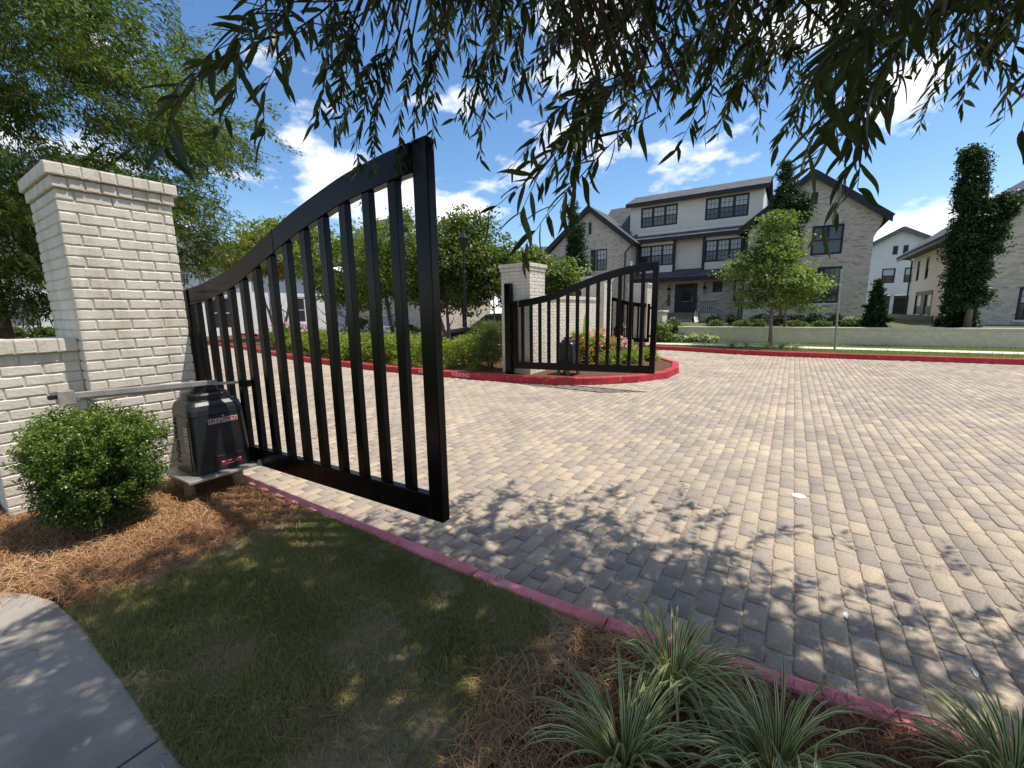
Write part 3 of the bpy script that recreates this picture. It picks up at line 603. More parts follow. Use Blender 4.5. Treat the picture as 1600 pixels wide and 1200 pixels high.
    b = MB(); b.tube([(.555, -.688, .728), (.555, -.697, .728)], .008, 10); b.build('lock', 'steel', t)
    fx = lambda z: .335 + (z - .31) / .43 * .012
    for z0, z1 in ((.60, .665), (.53, .59), (.475, .52), (.445, .468)):
        b = MB(); b.face([(fx(z0) - .002, -.545, z0), (fx(z0) - .002, -.625, z0), (fx(z1) - .002, -.625, z1), (fx(z1) - .002, -.545, z1)]); b.build('sticker', 'label_white', t)
        for q in range(2):
            zq = z0 + (z1 - z0) * (.3 + .4 * q); b = MB(); b.face([(fx(zq) - .003, -.553, zq - .004), (fx(zq) - .003, -.617 + .02 * q, zq - .004), (fx(zq) - .003, -.617 + .02 * q, zq + .004), (fx(zq) - .003, -.553, zq + .004)]); b.build('sticker_print', 'label_grey', t)
    b = MB(); b.tube([(.344, -.66, .72), (.336, -.655, .715), (.334, -.655, .64), (.33, -.65, .335)], .004, 6); b.build('side_seam', 'operator_dark', t)
    M = Matrix(((.03, .02, -1, .337), (0, -1, 0, -.40), (1, 0, 0, .545), (0, 0, 0, 1))); text_mesh('LiftMaster', .085, 'operator_dark', t, M, .002, .36)
    return t
operator('black gate motor on steel plate and stub posts beside the boxwood', 0, 0, 0, True)
operator('black gate motor behind the second gate leaf on the island', 6.95, .25, -.03, False)
operator('far black gate motor behind the distant gate leaf', 15.3, 2.05, -.02, False)

# ------------------------------------------------------------------ ground cover near the camera
def vnoise(x, y, s, seed):
    r_ = np.random.default_rng(seed); G = r_.random((64, 64)); u = (x * s) % 63; v = (y * s) % 63; i = u.astype(int); j = v.astype(int); a = u - i; b = v - j; a = a * a * (3 - 2 * a); b = b * b * (3 - 2 * b)
    return G[i, j] * (1 - a) * (1 - b) + G[i + 1, j] * a * (1 - b) + G[i, j + 1] * (1 - a) * b + G[i + 1, j + 1] * a * b
def blades(n, xr, yr, keep, z0, Lr, Wr, lean, segs=2, rfun=None, flat=None, zj=0.0):
    x = rng.uniform(*xr, n); y = rng.uniform(*yr, n); k = keep(x, y) > rng.random(n); x, y = x[k], y[k]; n = len(x)
    a = rng.uniform(0, 2 * np.pi, n); L = rng.uniform(*Lr, n); W = rng.uniform(*Wr, n); ln = np.abs(rng.normal(size=n)) * lean if flat is None else flat + rng.normal(size=n) * .12
    D = np.stack([np.cos(a), np.sin(a)], 1); S = np.stack([-np.sin(a), np.cos(a), np.zeros(n)], 1); P = np.stack([x, y, np.full(n, z0) + rng.random(n) * zj], 1)
    bend = rng.normal(size=n) * .25; V = np.empty((n, (segs + 1) * 2, 3))
    for s in range(segs + 1):
        t = s / segs; th = ln * (0.6 + 0.7 * t); th = np.clip(th, -1.7, 1.75); h = np.cos(th) * L * t; r_ = np.sin(th) * L * t
        c = P + np.concatenate([D * r_[:, None], h[:, None]], 1) + S * (bend * L * t * t)[:, None]; w = (W * (1 - .85 * t if flat is None else 1.0 * (1 - .3 * t)))[:, None]
        V[:, 2 * s] = c - S * w; V[:, 2 * s + 1] = c + S * w
    Fi = np.array([(2 * s, 2 * s + 1, 2 * s + 3, 2 * s + 2) for s in range(segs)]); F = (Fi[None] + (np.arange(n) * (segs + 1) * 2)[:, None, None]).reshape(-1, 4)
    r_ = rng.random(n) if rfun is None else rfun(x, y, n); return V.reshape(-1, 3), F, np.repeat(r_, segs)
def gkeep(x, y):
    m_ = np.clip((vnoise(x + 9, y + 19, 3.1, 3) * .62 + vnoise(x + 5, y + 12, 9, 4) * .38 - .22) * 3.4, 0.28, 1); inb = (x > -.532) & (x < .674) & (y > -3.60 - .05 * np.sin(x * 9)) & (y < -1.60 + .06 * np.sin(x * 11) + .04 * np.sin(x * 31))
    e = np.clip((y + 3.62) * 4.0, 0.0, 1); return m_ * inb * (0.12 + .88 * e)
def gr(x, y, n): return np.clip(vnoise(x + 3, y + 11, 4, 8) * .55 + rng.random(n) * .42 - .02 + (rng.random(n) > .84) * .35, 0, 1)
V, F, rv = blades(125000, (-.54, .68), (-3.65, -1.5), gkeep, .139, (.012, .036), (.0010, .0021), .8, 2, gr)
V2, F2, r2 = blades(2600, (-.52, .67), (-3.65, -1.5), lambda x, y: gkeep(x, y) * .5 + .35 * (x < .64) * (y > -3.62) * (y < -1.56), .140, (.04, .11), (.0009, .0017), .2, 2, lambda x, y, n: .74 + .26 * rng.random(n), 1.5, .015)
link('lawn_grass', np_mesh('lawn_grass', np.concatenate([V, V2]), np.concatenate([F, F2 + len(V)]), 'grass_blades', np.concatenate([rv, r2])), None, kind='stuff', label='patchy short lawn grass between sidewalk and red kerb', category='grass')
def straw(name, n, xr, yr, keep, label, tone=0.0, z0=.138):
    V, F, rv = blades(n, xr, yr, keep, z0, (.07, .19), (.0008, .0014), .2, 3, lambda x, y, n: np.clip(vnoise(x + 7, y + 15, 2.2, 5) * .5 + rng.random(n) * .55 - .05 + tone, 0, 1), 1.5, .022)
    link(name, np_mesh(name, V, F, 'pine_straw', rv), None, kind='stuff', label=label, category='pine straw')
def bed1(x, y):
    lim = np.where(x < -.5, -1.42 + (-.5 - x) * 1.3, -1.62 + .05 * np.sin(x * 8)); side = (x < .665); return ((y > lim) & side & ~((x > 0) & (x < .66) & (y > -.02)) & ~((x > -.5) & (x < 0) & (y > .03))) * 1.0
straw('pine_straw_bed', 17000, (-1.6, .67), (-1.7, .3), bed1, 'brown pine straw spread round the boxwood and gate motor', .07)
def bed2(x, y):
    lx = np.interp(-y, [3.5, 4.05, 4.66, 5.7, 6.6, 9], [.67, .72, .79, .9, 1.05, 1.3]); return ((y < -3.50 + .06 * np.sin(x * 7)) & (x < lx) & (x > -.50)) * 1.0
straw('pine_straw_strip', 15000, (-.5, 1.0), (-5.6, -3.4), bed2, 'dark pine straw under the variegated grass clumps', -.08)
# straw and dry leaves blown onto the path, kerb and pavers
V, F, rv = blades(900, (-1.6, -.45), (-3.6, -.8), lambda x, y: np.exp(-np.abs(x + .53) * 9) * .5 + np.exp(-np.abs(y + 1.1) * 5) * .5, .1535, (.05, .15), (.0008, .0013), .2, 3, lambda x, y, n: .35 + .65 * rng.random(n), 1.55, .003)
V2, F2, r2 = blades(420, (.66, 2.6), (-5.4, -1.0), lambda x, y: np.exp(-np.abs(x - np.interp(-y, [3, 4, 5, 6], [.78, .84, .95, 1.08])) * 5), .002, (.02, .09), (.0009, .003), .2, 3, lambda x, y, n: .2 + .7 * rng.random(n), 1.55, .003)
k_ = V2[:, 0] < np.interp(-V2[:, 1], [3, 4, 5, 6], [.752, .80, .915, 1.06]); V2[k_, 2] += .152
link('straw_litter', np_mesh('straw_litter', np.concatenate([V, V2]), np.concatenate([F, F2 + len(V)]), 'pine_straw', np.concatenate([rv, r2])), None, kind='stuff', label='loose straw and dry leaf bits on the path and kerb', category='litter')
# grass on far verge and behind the wall
V, F, rv = blades(9000, (14.6, 18.7), (-14, .5), lambda x, y: ((x > np.interp(-y, [0, 2.6, 4, 14], [15.5, 14.95, 14.75, 15.05])) & ((x < 16.25) | (x > 17.15))) * 1.0, .12, (.05, .10), (.004, .008), .6, 1, lambda x, y, n: rng.random(n) * .6 + .15)
link('verge_grass', np_mesh('verge_grass', V, F, 'grass_blades', rv), None, kind='stuff', label='mown grass verge along the far kerb', category='grass')
# variegated liriope
def liriope(label, c, n, Lr, seed, lean=(0, 0), group='variegated grass clumps', name='liriope_clump', mname='liriope_leaf', wr=(.0035, .0055), veg=True, cat='grass clump', base=.13):
    R_ = random.Random(seed); t = thing(name, label, cat, (c[0], c[1], base), group); mb = MB()
    for k in range(n):
        a = R_.uniform(0, 6.283); d = Vector((math.cos(a), math.sin(a), 0)); L = R_.uniform(*Lr); w = R_.uniform(*wr); el = R_.uniform(.5, 1.42); p = Vector((c[0], c[1], base)) + d * R_.uniform(0, .05) * (L / .35); s = d.cross(Vector((0, 0, 1)))
        d = (d + Vector((lean[0], lean[1], 0))).normalized(); segs = 7; tw = R_.uniform(-.5, .5); prev = None; dr = R_.uniform(1.3, 2.7); tone = R_.random(); edge = .5 + .5 * R_.random()
        for i in range(segs + 1):
            u = i / segs; e = el - dr * u * u; ww = w * (1 if u < .6 else max(.08, (1 - u) / .4)) * (.6 + .4 * min(1, u * 4)); sv = (s * math.cos(tw * u) + Vector((0, 0, 1)) * math.sin(tw * u)); up = Vector((0, 0, 1))
            row = [p - sv * ww + up * ww * .35, p - sv * ww * .36, p + sv * ww * .36, p + sv * ww + up * ww * .35]
            if prev:
                for j, rr in ((0, edge if veg else tone), (1, .48 * tone if veg else tone), (2, edge * .98 if veg else tone)):
                    mb.face([prev[j], prev[j + 1], row[j + 1], row[j]], None, rr if rr != .5 else .51)
            prev = row; p = p + (d * math.cos(e) + Vector((0, 0, 1)) * math.sin(e)) * L / segs
    mb.build('blades', mname, t); return t
liriope('variegated grass clump hanging over the red kerb', (.54, -4.02), 150, (.22, .39), 1)
liriope('variegated grass clump nearest the lawn edge', (.20, -3.96), 130, (.22, .37), 2)
liriope('variegated grass clump in front, low at the bottom edge', (.42, -4.33), 140, (.24, .38), 3, (-.2, .35))
liriope('variegated grass clump in the bottom right corner of the picture', (.70, -4.88), 140, (.2, .34), 4, (.1, .3))
liriope('variegated grass clump half hidden between two others at the bottom', (.16, -4.40), 100, (.2, .34), 5)

# ------------------------------------------------------------------ boxwood beside the pillar
bx = thing('boxwood_bush', 'rounded green boxwood bush in front of the low white wall', 'shrub', (-.17, -.62, .13))
mb = MB(); 
for k in range(11):
    a = k * 2.4; mb.tube([(-.17 + .03 * math.cos(a), -.62 + .03 * math.sin(a), .12), (-.17 + .12 * math.cos(a), -.62 + .12 * math.sin(a), .38), (-.17 + .26 * math.cos(a), -.62 + .26 * math.sin(a), .62 + .04 * (k % 5))], [.014, .009, .003], 5)
mb.build('stem', 'bark', bx)
parts = []
nsp = 1350; d = unit(rng.normal(size=(nsp, 3)) * np.array([1, 1, .95]) + np.array([0, 0, .22])); rad = np.where(rng.random(nsp) < .22, .3 + .35 * rng.random(nsp), .66 + .38 * rng.random(nsp) ** .6)
C0 = np.array([-.17, -.62, .545]); bmp = unit(rng.normal(size=(14, 3))); rad = rad * (.88 + .17 * np.max(np.clip(d @ bmp.T, 0, 1) ** 9, axis=1)) + (rng.random(nsp) < .08) * .16 * rng.random(nsp); Rb = np.array([.375, .375, .40]); d = unit(np.sign(d) * np.abs(d) ** .72); top = C0 + d * rad[:, None] * Rb * (1 + .10 * d[:, 2:3]); top[:, 2] = np.maximum(top[:, 2], .17)
tw = MB(); per = 56
for k in range(0, nsp, 3):
    a = Vector(top[k]); b = Vector(C0 + (top[k] - C0) * .55); tw.tube([b, a], [.002, .001], 3, cap=False)
tw.build('twig', 'bark', bx)
idx = np.repeat(np.arange(nsp), per); m_ = len(idx); t_ = rng.random(m_); sd_ = unit(d + np.array([0, 0, .6])); P = top[idx] - sd_[idx] * (t_ * .11 - .03)[:, None] + rng.normal(size=(m_, 3)) * .012
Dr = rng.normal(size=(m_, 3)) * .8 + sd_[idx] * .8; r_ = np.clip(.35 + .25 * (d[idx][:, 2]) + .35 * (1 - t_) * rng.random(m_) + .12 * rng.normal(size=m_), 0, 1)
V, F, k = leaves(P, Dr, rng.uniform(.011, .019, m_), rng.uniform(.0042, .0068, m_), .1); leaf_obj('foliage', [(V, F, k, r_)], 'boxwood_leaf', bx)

# ------------------------------------------------------------------ willow oak over the camera
oak = thing('willow_oak_tree', 'willow oak overhead whose dark narrow leaves hang across the top', 'tree', (.15, -5.75, .12))
TB = Vector((.15, -5.75, .12)); wood = MB()
wood.tube([TB + Vector((0, 0, -.05)), TB + Vector((.01, .02, .3)), TB + Vector((.03, .0, 1.6)), TB + Vector((.06, .06, 3.2)), TB + Vector((.05, .1, 5.0)), TB + Vector((.1, .12, 6.6))], [.15, .115, .10, .085, .055, .015], 10)
sprays = []   # (points, nleaves, leaf length)
R_ = random.Random(5)
def limb(e, zb, r0=.035):
    b = TB + Vector((.04, .05, zb)); e = Vector(e); m_ = b.lerp(e, .5) + Vector((R_.uniform(-.15, .15), R_.uniform(-.15, .15), .28)); wood.tube([b, b.lerp(m_, .5) + Vector((0, 0, .08)), m_, m_.lerp(e, .55) + Vector((0, 0, .03)), e], [r0, r0 * .8, r0 * .6, r0 * .38, r0 * .14], 6)
    return [b, m_, e]
def spray(a, e, n, L, sag=.12, wl=None):
    a = Vector(a); e = Vector(e); pts = [a.lerp(e, i / 5) + Vector((R_.uniform(-.02, .02), R_.uniform(-.02, .02), -sag * math.sin(math.pi * i / 5) * -.5)) for i in range(6)]; sprays.append((pts, n, L))
CC = Vector((.5, -5.3, 0))
limbs = []
for k in range(15):
    a = k * 2 * math.pi / 15 + R_.uniform(-.15, .15); r = R_.uniform(1.9, 2.75); e = CC + Vector((math.cos(a) * r, math.sin(a) * r, 2.75 + R_.uniform(0, .9))); limbs.append(limb(e, R_.uniform(1.9, 3.2)))
for k in range(14):
    a = k * 2.39; r = R_.uniform(.7, 2.2); limbs.append(limb(CC + Vector((math.cos(a) * r, math.sin(a) * r, 4.2 + R_.uniform(0, 1.6))), R_.uniform(3.2, 5.2), .03))
def crown_low(p):     # underside of the crown: higher towards its rim
    r = math.hypot(p.x - TB.x, p.y - TB.y); return 2.13 + .26 * max(0, r - .8)
# skirt of hanging sprays
cnt = 0
while cnt < 1650:
    a = R_.uniform(0, 2 * math.pi); r = 2.7 * math.sqrt(R_.uniform(.02, 1)); p = CC + Vector((math.cos(a) * r, math.sin(a) * r, 0))
    if p.y > -2.45: continue
    z = crown_low(p) + .28 + abs(R_.gauss(0, .36)); p.z = z
    if p.x > .3 and p.y < -3.9 and R_.random() < .55: continue
    if p.x > .9 and -3.95 < p.y < -2.9 and R_.random() < .4: continue
    if (p - CAM).length < 1.25: continue
    if p.x - .216 * z > 1.8 and p.y + .336 * z < -4.0 and R_.random() < .8: continue  # sprays dropped where their cast shadow would reach too far over the paving
    o = Vector((math.cos(a), math.sin(a), 0)) * R_.uniform(.05, .35) + Vector((R_.uniform(-.3, .3), R_.uniform(-.3, .3), -R_.uniform(.02, .45))); 
    spray(p, p + o, R_.randint(26, 42), R_.uniform(.07, .11)); cnt += 1
for k in range(3000):   # upper crown, thinned to shape its cast shade and admit skylight
    d = Vector((R_.gauss(0, 1), R_.gauss(0, 1), R_.gauss(0, 1))).normalized() * R_.uniform(.35, 1) ** .6; p = Vector((CC.x + d.x * 2.3, CC.y + d.y * 2.05, 4.45 + d.z * 1.9))
    if p.x - .216 * p.z > 1.7 and p.y + .336 * p.z < -3.9 and R_.random() < .85: continue
    if p.z < crown_low(p) + .5 or (p.x > .9 and p.y < -4.6 and R_.random() < .3) or (p.y < -6.3 and R_.random() < .6) or (p.x < -1.2 and R_.random() < .5): continue
    spray(p, p + Vector((R_.uniform(-.3, .3), R_.uniform(-.3, .3), -R_.uniform(.05, .4))), 34, R_.uniform(.09, .125))
# hanging sprays that come low in view
HANG = [((.59, -2.62, 2.62), (.58, -2.45, 2.16), 46, .085), ((.70, -2.70, 2.60), (.74, -2.58, 2.16), 40, .08), ((.45, -2.66, 2.60), (.40, -2.52, 2.24), 32, .08), ((.80, -3.02, 2.62), (.91, -2.94, 2.20), 34, .08), ((.62, -2.9, 2.6), (.78, -2.8, 2.28), 34, .08),
        ((.72, -3.85, 2.12), (.40, -3.50, 1.66), 22, .125), ((.60, -3.70, 2.15), (.52, -3.57, 1.80), 24, .10), ((.74, -3.72, 2.25), (.62, -3.45, 1.93), 24, .09), ((.80, -3.6, 2.3), (.86, -3.42, 2.0), 26, .085),
        ((.30, -4.42, 2.05), (.16, -4.27, 1.74), 13, .125), ((.42, -4.50, 2.05), (.30, -4.33, 1.78), 15, .115), ((.62, -4.45, 2.05), (.72, -4.32, 1.68), 24, .10), ((.5, -4.4, 2.1), (.62, -4.28, 1.84), 22, .10),
        ((.82, -4.05, 2.36), (.83, -3.90, 2.02), 28, .085), ((.95, -4.1, 2.4), (1.0, -4.0, 2.1), 28, .085), ((.58, -4.72, 2.12), (.68, -4.66, 1.86), 20, .10), ((.9, -4.75, 2.3), (1.0, -4.8, 2.0), 26, .09), ((1.2, -4.5, 2.4), (1.3, -4.45, 2.1), 26, .085),
        ((-.02, -3.18, 2.30), (-.25, -3.12, 1.90), 20, .10), ((-.18, -3.12, 2.16), (-.44, -3.08, 1.82), 20, .10), ((.1, -3.05, 2.36), (.02, -2.98, 2.06), 26, .085), ((.25, -2.95, 2.45), (.2, -2.85, 2.16), 26, .085), ((-.1, -3.25, 2.3), (-.33, -3.2, 2.02), 18, .095)]
for a, e, n, L in HANG + [(tuple(Vector(a) + Vector((R_.uniform(-.12, .12), R_.uniform(-.1, .1), R_.uniform(0, .12)))), tuple(Vector(e) + Vector((R_.uniform(-.14, .14), R_.uniform(-.1, .1), R_.uniform(.0, .16)))), n, L * .9) for i_, (a, e, n, L) in enumerate(HANG) for _ in ((0, 1) if i_ < 9 else (0,))]:
    spray(a, e, n, L); q = min(limbs, key=lambda l: (l[2] - Vector(a)).length); wood.tube([q[1].lerp(q[2], .7), q[1].lerp(q[2], .85).lerp(Vector(a), .6) + Vector((0, 0, .05)), Vector(a)], [.009, .006, .0035], 5)
twig = MB(); LP, LD, LL = [], [], []
for pts, n, L in sprays:
    far = (pts[0] - CAM).length > 4.2 or pts[0].z > 3.9
    twig.tube(pts, [.0032, .0028, .0024, .002, .0015, .001], 3, cap=False) if not far else None
    for k in range(n):
        u = min(4.999, (k + R_.random()) / n * 4.6 + .4); i = int(u); p = pts[i].lerp(pts[i + 1], u - i); ax = (pts[i + 1] - pts[i]).normalized(); a = R_.uniform(0, 6.283); q = ax.orthogonal().normalized(); q = q * math.cos(a) + ax.cross(q) * math.sin(a)
        d = (ax * R_.uniform(.25, .9) + q * R_.uniform(.4, 1.0) + Vector((0, 0, -.3))).normalized(); LP.append(p); LD.append(d); LL.append(L * R_.uniform(.65, 1.15))
LP = np.array(LP); LD = np.array(LD); LL = np.array(LL); LW = LL * rng.uniform(.08, .115, len(LL)); rr = np.clip(.45 + .25 * rng.normal(size=len(LL)), 0, 1)
rel = LP - np.array(CAM); zc = rel @ np.array(FWD); px = 800 + 660 * (rel @ np.array(RIGHT)) / np.maximum(zc, .05); py = 600 - 660 * (rel @ np.array(UP)) / np.maximum(zc, .05)
vis = (zc > .3) & (px > -30) & (px < 1630) & (py > -40) & (py < 700); size = np.where(vis, LL / np.maximum(zc, .05), 0); order = np.argsort(-size); big = order[:300]; rest = np.setdiff1d(np.arange(len(LL)), big)
wood.build('trunk', 'bark', oak, smooth=True); twig.build('twig', 'bark', oak, kind='stuff')
nearm = zc[rest] > -10; fine = (vis[rest]) & (zc[rest] < 3.6)
pa = leaves(LP[rest][fine], LD[rest][fine], LL[rest][fine], LW[rest][fine], .16, True); pb = leaves(LP[rest][~fine], LD[rest][~fine], LL[rest][~fine], LW[rest][~fine] * 1.15, .12)
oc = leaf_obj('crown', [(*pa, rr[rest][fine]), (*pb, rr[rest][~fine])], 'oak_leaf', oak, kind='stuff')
lv = []
for k in range(10):
    T_ = []; Fc = []; cu = random.uniform(.08, .32); wv = random.uniform(-.05, .05); n = 8
    for i in range(n + 1):
        u = i / n; w = (math.sin(math.pi * u ** .8) ** .8 if 0 < u < 1 else 0) * .085; z = -cu * u * u; sx_ = wv * math.sin(u * 6)
        T_ += [(u, w + sx_, z + w * .18), (u, sx_, z - .012), (u, -w + sx_, z + w * .18)]
        if i: b = 3 * i; Fc += [(b - 3, b - 2, b + 1, b), (b - 2, b - 1, b + 2, b + 1)]
    me = np_mesh('leaf', np.array(T_), np.array(Fc), 'oak_leaf', np.full(len(Fc), random.uniform(.2, .9)), True); lv.append(me)
for i in big:
    d = Vector(LD[i]); up = Vector((random.gauss(0, .5), random.gauss(0, .5), 1)); s = up.cross(d).normalized(); nn = d.cross(s)
    M = Matrix((d, s, nn)).transposed().to_4x4() @ Matrix.Diagonal((LL[i], LL[i], LL[i], 1)); M.translation = Vector(LP[i]); o = link('leaf', random.choice(lv), oc); o.matrix_basis = M

# ------------------------------------------------------------------ other trees and plants
tl = thing('willow_oak_tree', 'sunlit willow oak behind the near gate pillar, filling the left', 'tree', (.35, 6.9, .13)); mb = MB(); branches(mb, (.35, 6.9, .08), (.5, 6.7, 6.2), .17, 16, 2.6, 1.5, 3); mb.build('trunk', 'bark', tl, smooth=True)
tw = MB(); SP, SD, SL, SR = [], [], [], []; R_ = random.Random(9)
BR = []
for k in range(190):
    d = Vector((R_.gauss(0, 1), R_.gauss(0, 1), R_.gauss(0, .9))).normalized(); BR.append((d, R_.uniform(.22, 1.0) ** .5, R_.gauss(0, .1)))
for k in range(4200):
    d, rad, tb = BR[k % 190]; c = Vector((.35, 6.6, 4.9)); R3 = (3.7, 3.6, 3.3)
    if R_.random() < .14: c = Vector((.1, 6.0, 2.9)); R3 = (1.9, 1.7, 1.1)
    lat = d.cross(Vector((0, 0, 1))).normalized(); p = c + Vector((d.x * R3[0], d.y * R3[1], d.z * R3[2])) * rad + lat * R_.gauss(0, .38) + Vector((d.x, d.y, 0)) * R_.gauss(0, .42) + Vector((0, 0, R_.gauss(0, .13)))
    if p.z < 1.55: continue
    ax = (Vector((d.x, d.y, 0)) * .8 + Vector((R_.gauss(0, .35), R_.gauss(0, .35), -.25 + R_.gauss(0, .25)))).normalized(); Ls = R_.uniform(.35, .75); tn = tb + R_.gauss(0, .08)
    if k % 4 == 0: tw.tube([p - ax * .15, p + ax * Ls], [.005, .002], 3, cap=False)
    for i in range(50):
        u = R_.random(); SP.append(p + ax * Ls * u + Vector((R_.gauss(0, .05), R_.gauss(0, .05), R_.gauss(0, .05) - .05 * u * u))); SD.append(ax * .8 + Vector((R_.gauss(0, .45), R_.gauss(0, .45), R_.gauss(0, .4) - .15))); SL.append(R_.uniform(.085, .135)); SR.append(min(1, max(0, .5 + tn + R_.gauss(0, .2))))
tw.build('twig', 'bark', tl, kind='stuff'); SL = np.array(SL)
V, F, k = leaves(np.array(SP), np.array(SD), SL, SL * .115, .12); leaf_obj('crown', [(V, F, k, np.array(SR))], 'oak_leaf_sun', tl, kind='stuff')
TR = 'small ornamental trees behind the gates'
tree('crepe_myrtle', 'reddish green crepe myrtle standing before the white house', (12, 20, .0), (12.1, 20, 3.2), .09, [((12.1, 20, 4.9), (2.4, 2.4, 1.7)), ((13.4, 19, 5.9), (1.0, 1.0, .9)), ((10.6, 20.6, 4.6), (1.3, 1.3, 1.0))], 7000, .15, .055, 'myrtle_leaf', 'bark_pale', TR, 8, 3, 1.6, 21, tone=.18, clump=.3, per=50)
tree('crepe_myrtle', 'bushy yellow green tree seen between the middle gate pickets', (11.0, 12.8, .1), (11.0, 12.7, 2.6), .07, [((11.0, 12.7, 3.4), (2.1, 2.3, 1.7)), ((10.8, 11.6, 2.5), (.9, .9, .9))], 8000, .10, .036, 'myrtle_leaf', 'bark_pale', TR, 8, 3, 1.1, 22, clump=.24, per=50)
tree('crepe_myrtle', 'leafy crepe myrtle with pale stems near the white hydrangeas', (11.0, 9.2, .1), (11.1, 9.1, 2.6), .06, [((11.1, 9.1, 3.5), (1.8, 2.0, 1.6)), ((10.9, 7.7, 2.6), (.9, 1.0, .8)), ((10.7, 8.2, 4.9), (.5, .5, .5)), ((11.5, 10.0, 2.9), (.9, 1.0, .9))], 9000, .095, .034, 'myrtle_leaf', 'bark_pale', TR, 9, 4, 1.0, 23, clump=.22, per=50)
tree('crepe_myrtle', 'dense dark green tree between the near gate and island pillar', (11.1, 6.35, .1), (11.2, 6.3, 2.7), .075, [((11.2, 6.2, 3.4), (1.65, 1.75, 1.65)), ((11.6, 5.5, 2.5), (.9, .9, .9)), ((10.7, 7.2, 2.6), (.9, .9, 1.0)), ((11.4, 5.6, 4.5), (.8, .8, .6))], 11000, .095, .034, 'myrtle_leaf_dark', 'bark_pale', TR, 9, 2, 1.0, 24, clump=.22, per=50)
tree('young_street_tree', 'thin trunked young tree just left of the island pillar', (11.7, 4.75, .1), (11.7, 4.75, 2.4), .045, [((11.7, 4.7, 3.0), (1.0, 1.0, .9)), ((11.9, 4.0, 2.5), (.5, .5, .4))], 4200, .10, .04, 'maple_leaf', 'bark_pale', TR, 7, 1, .7, 25, clump=.2, per=40)
tree('young_street_tree', 'light green tree between the island pillar and the brick gable', (20.5, 8.0, .1), (20.5, 8, 3), .08, [((20.5, 8.0, 3.4), (1.9, 1.9, 1.7)), ((20.8, 7.0, 2.6), (1.4, 1.4, 1.2)), ((20, 9.5, 3.6), (1.5, 1.5, 1.7))], 11000, .15, .06, 'maple_leaf', 'bark', TR, 8, 1, 1.3, 26, clump=.3, per=50)
tree('young_street_tree', 'broad leafy tree behind the island pillar, left of the gable', (17.5, 11.0, .1), (17.5, 11, 3), .09, [((17.5, 11, 3.6), (2.0, 2.2, 1.9)), ((17.0, 12.8, 3.0), (1.6, 1.6, 1.6))], 9000, .15, .06, 'myrtle_leaf_dark', 'bark', TR, 8, 1, 1.3, 36, clump=.3, per=50)
tree('young_maple', 'young green tree by the far kerb in front of the townhouse', (16.86, -3.65, .12), (16.9, -3.55, 3.6), .055, [((16.9, -3.5, 2.75), (1.35, 1.35, 1.05)), ((16.9, -3.45, 3.8), (.9, .9, .85)), ((16.9, -2.7, 2.9), (.8, .75, .45)), ((16.9, -4.5, 2.3), (.75, .85, .45)), ((16.9, -3.5, 4.5), (.4, .4, .45)), ((16.9, -2.9, 1.75), (.6, .7, .35)), ((17, -4.2, 1.7), (.6, .7, .35))], 7200, .085, .034, 'maple_leaf', 'bark_pale', TR, 14, 1, 1.0, 27, clump=.24, per=60, flat=.3)
tree('young_maple', 'slimmer tree behind the wall, just right of the kerbside tree', (20, -3.98, .66), (20, -3.95, 3.0), .05, [((20, -3.95, 2.6), (.9, .9, 1.0)), ((20.2, -4.6, 2.2), (.7, .7, .5))], 3000, .09, .036, 'maple_leaf', 'bark_pale', TR, 8, 1, .8, 28, clump=.18, per=36)
def columnar(label, b, h, r, n, parts, **kw): return tree('columnar_hornbeam', label, b, (b[0], b[1], b[2] + h * .8), .08, parts, int(n * 3.0), .062, .027, 'hornbeam_leaf', 'bark_pale', 'columnar hornbeam trees', 6, 1, r * .8, 31, clump=.13, per=40, shell=.45, **kw)
columnar('tall dark columnar tree with forked top beside the right house', (20, -9.28, .66), 6, .9, 15000, [((20, -9.1, 2.6), (.5, .5, 1.1)), ((20, -8.98, 3.9), (.55, .5, 1.3)), ((20, -8.85, 5.3), (.4, .38, 1.2)), ((20, -8.74, 6.2), (.24, .24, .5)), ((20, -9.4, 4.0), (.42, .42, .9)), ((20, -9.72, 4.6), (.25, .25, .55)), ((20, -9.15, 1.75), (.5, .5, .5))])
columnar('columnar dark tree rising behind the young tree at the townhouse', (25, -3.7, .7), 7.5, .8, 11000, [((25, -3.55, 4.4), (.9, .85, 2.4)), ((25, -3.45, 6.6), (.62, .6, 1.5)), ((25, -3.4, 8.1), (.26, .26, .6)), ((25, -4.25, 6.2), (.3, .3, .9))])
columnar('narrow columnar tree before the brick gable left of the townhouse', (24, 7.4, .2), 7.5, .8, 10000, [((24, 7.3, 3.4), (1.0, 1.0, 2.0)), ((24, 7.35, 5.4), (.6, .62, 1.7)), ((24, 7.5, 7.2), (.28, .28, 1.0))])
def arbor(label, b, h, r): 
    t = thing('arborvitae', label, 'conifer', b, 'pointed arborvitae'); mb = MB(); mb.tube([b, (b[0], b[1], b[2] + h * .8)], [.05, .01], 6); mb.build('trunk', 'bark', t)
    crown('crown', [((b[0], b[1], b[2] + h * (.12 + .17 * k)), (r * (1.0 - .17 * k), r * (1.0 - .17 * k), h * .17)) for k in range(6)], 7000, .09, .03, 'conifer_leaf', t, clump=.07, per=30, shell=.6, droop=-.8)
arbor('pointed dark arborvitae left of the passage between houses', (20.3, -6.85, .66), 1.6, .33); arbor('dark arborvitae behind the tall columnar tree at right', (20.8, -9.3, .66), 1.35, .45); arbor('narrow dark evergreen just left of the tall columnar tree', (22.2, -9.35, .66), 1.3, .4)
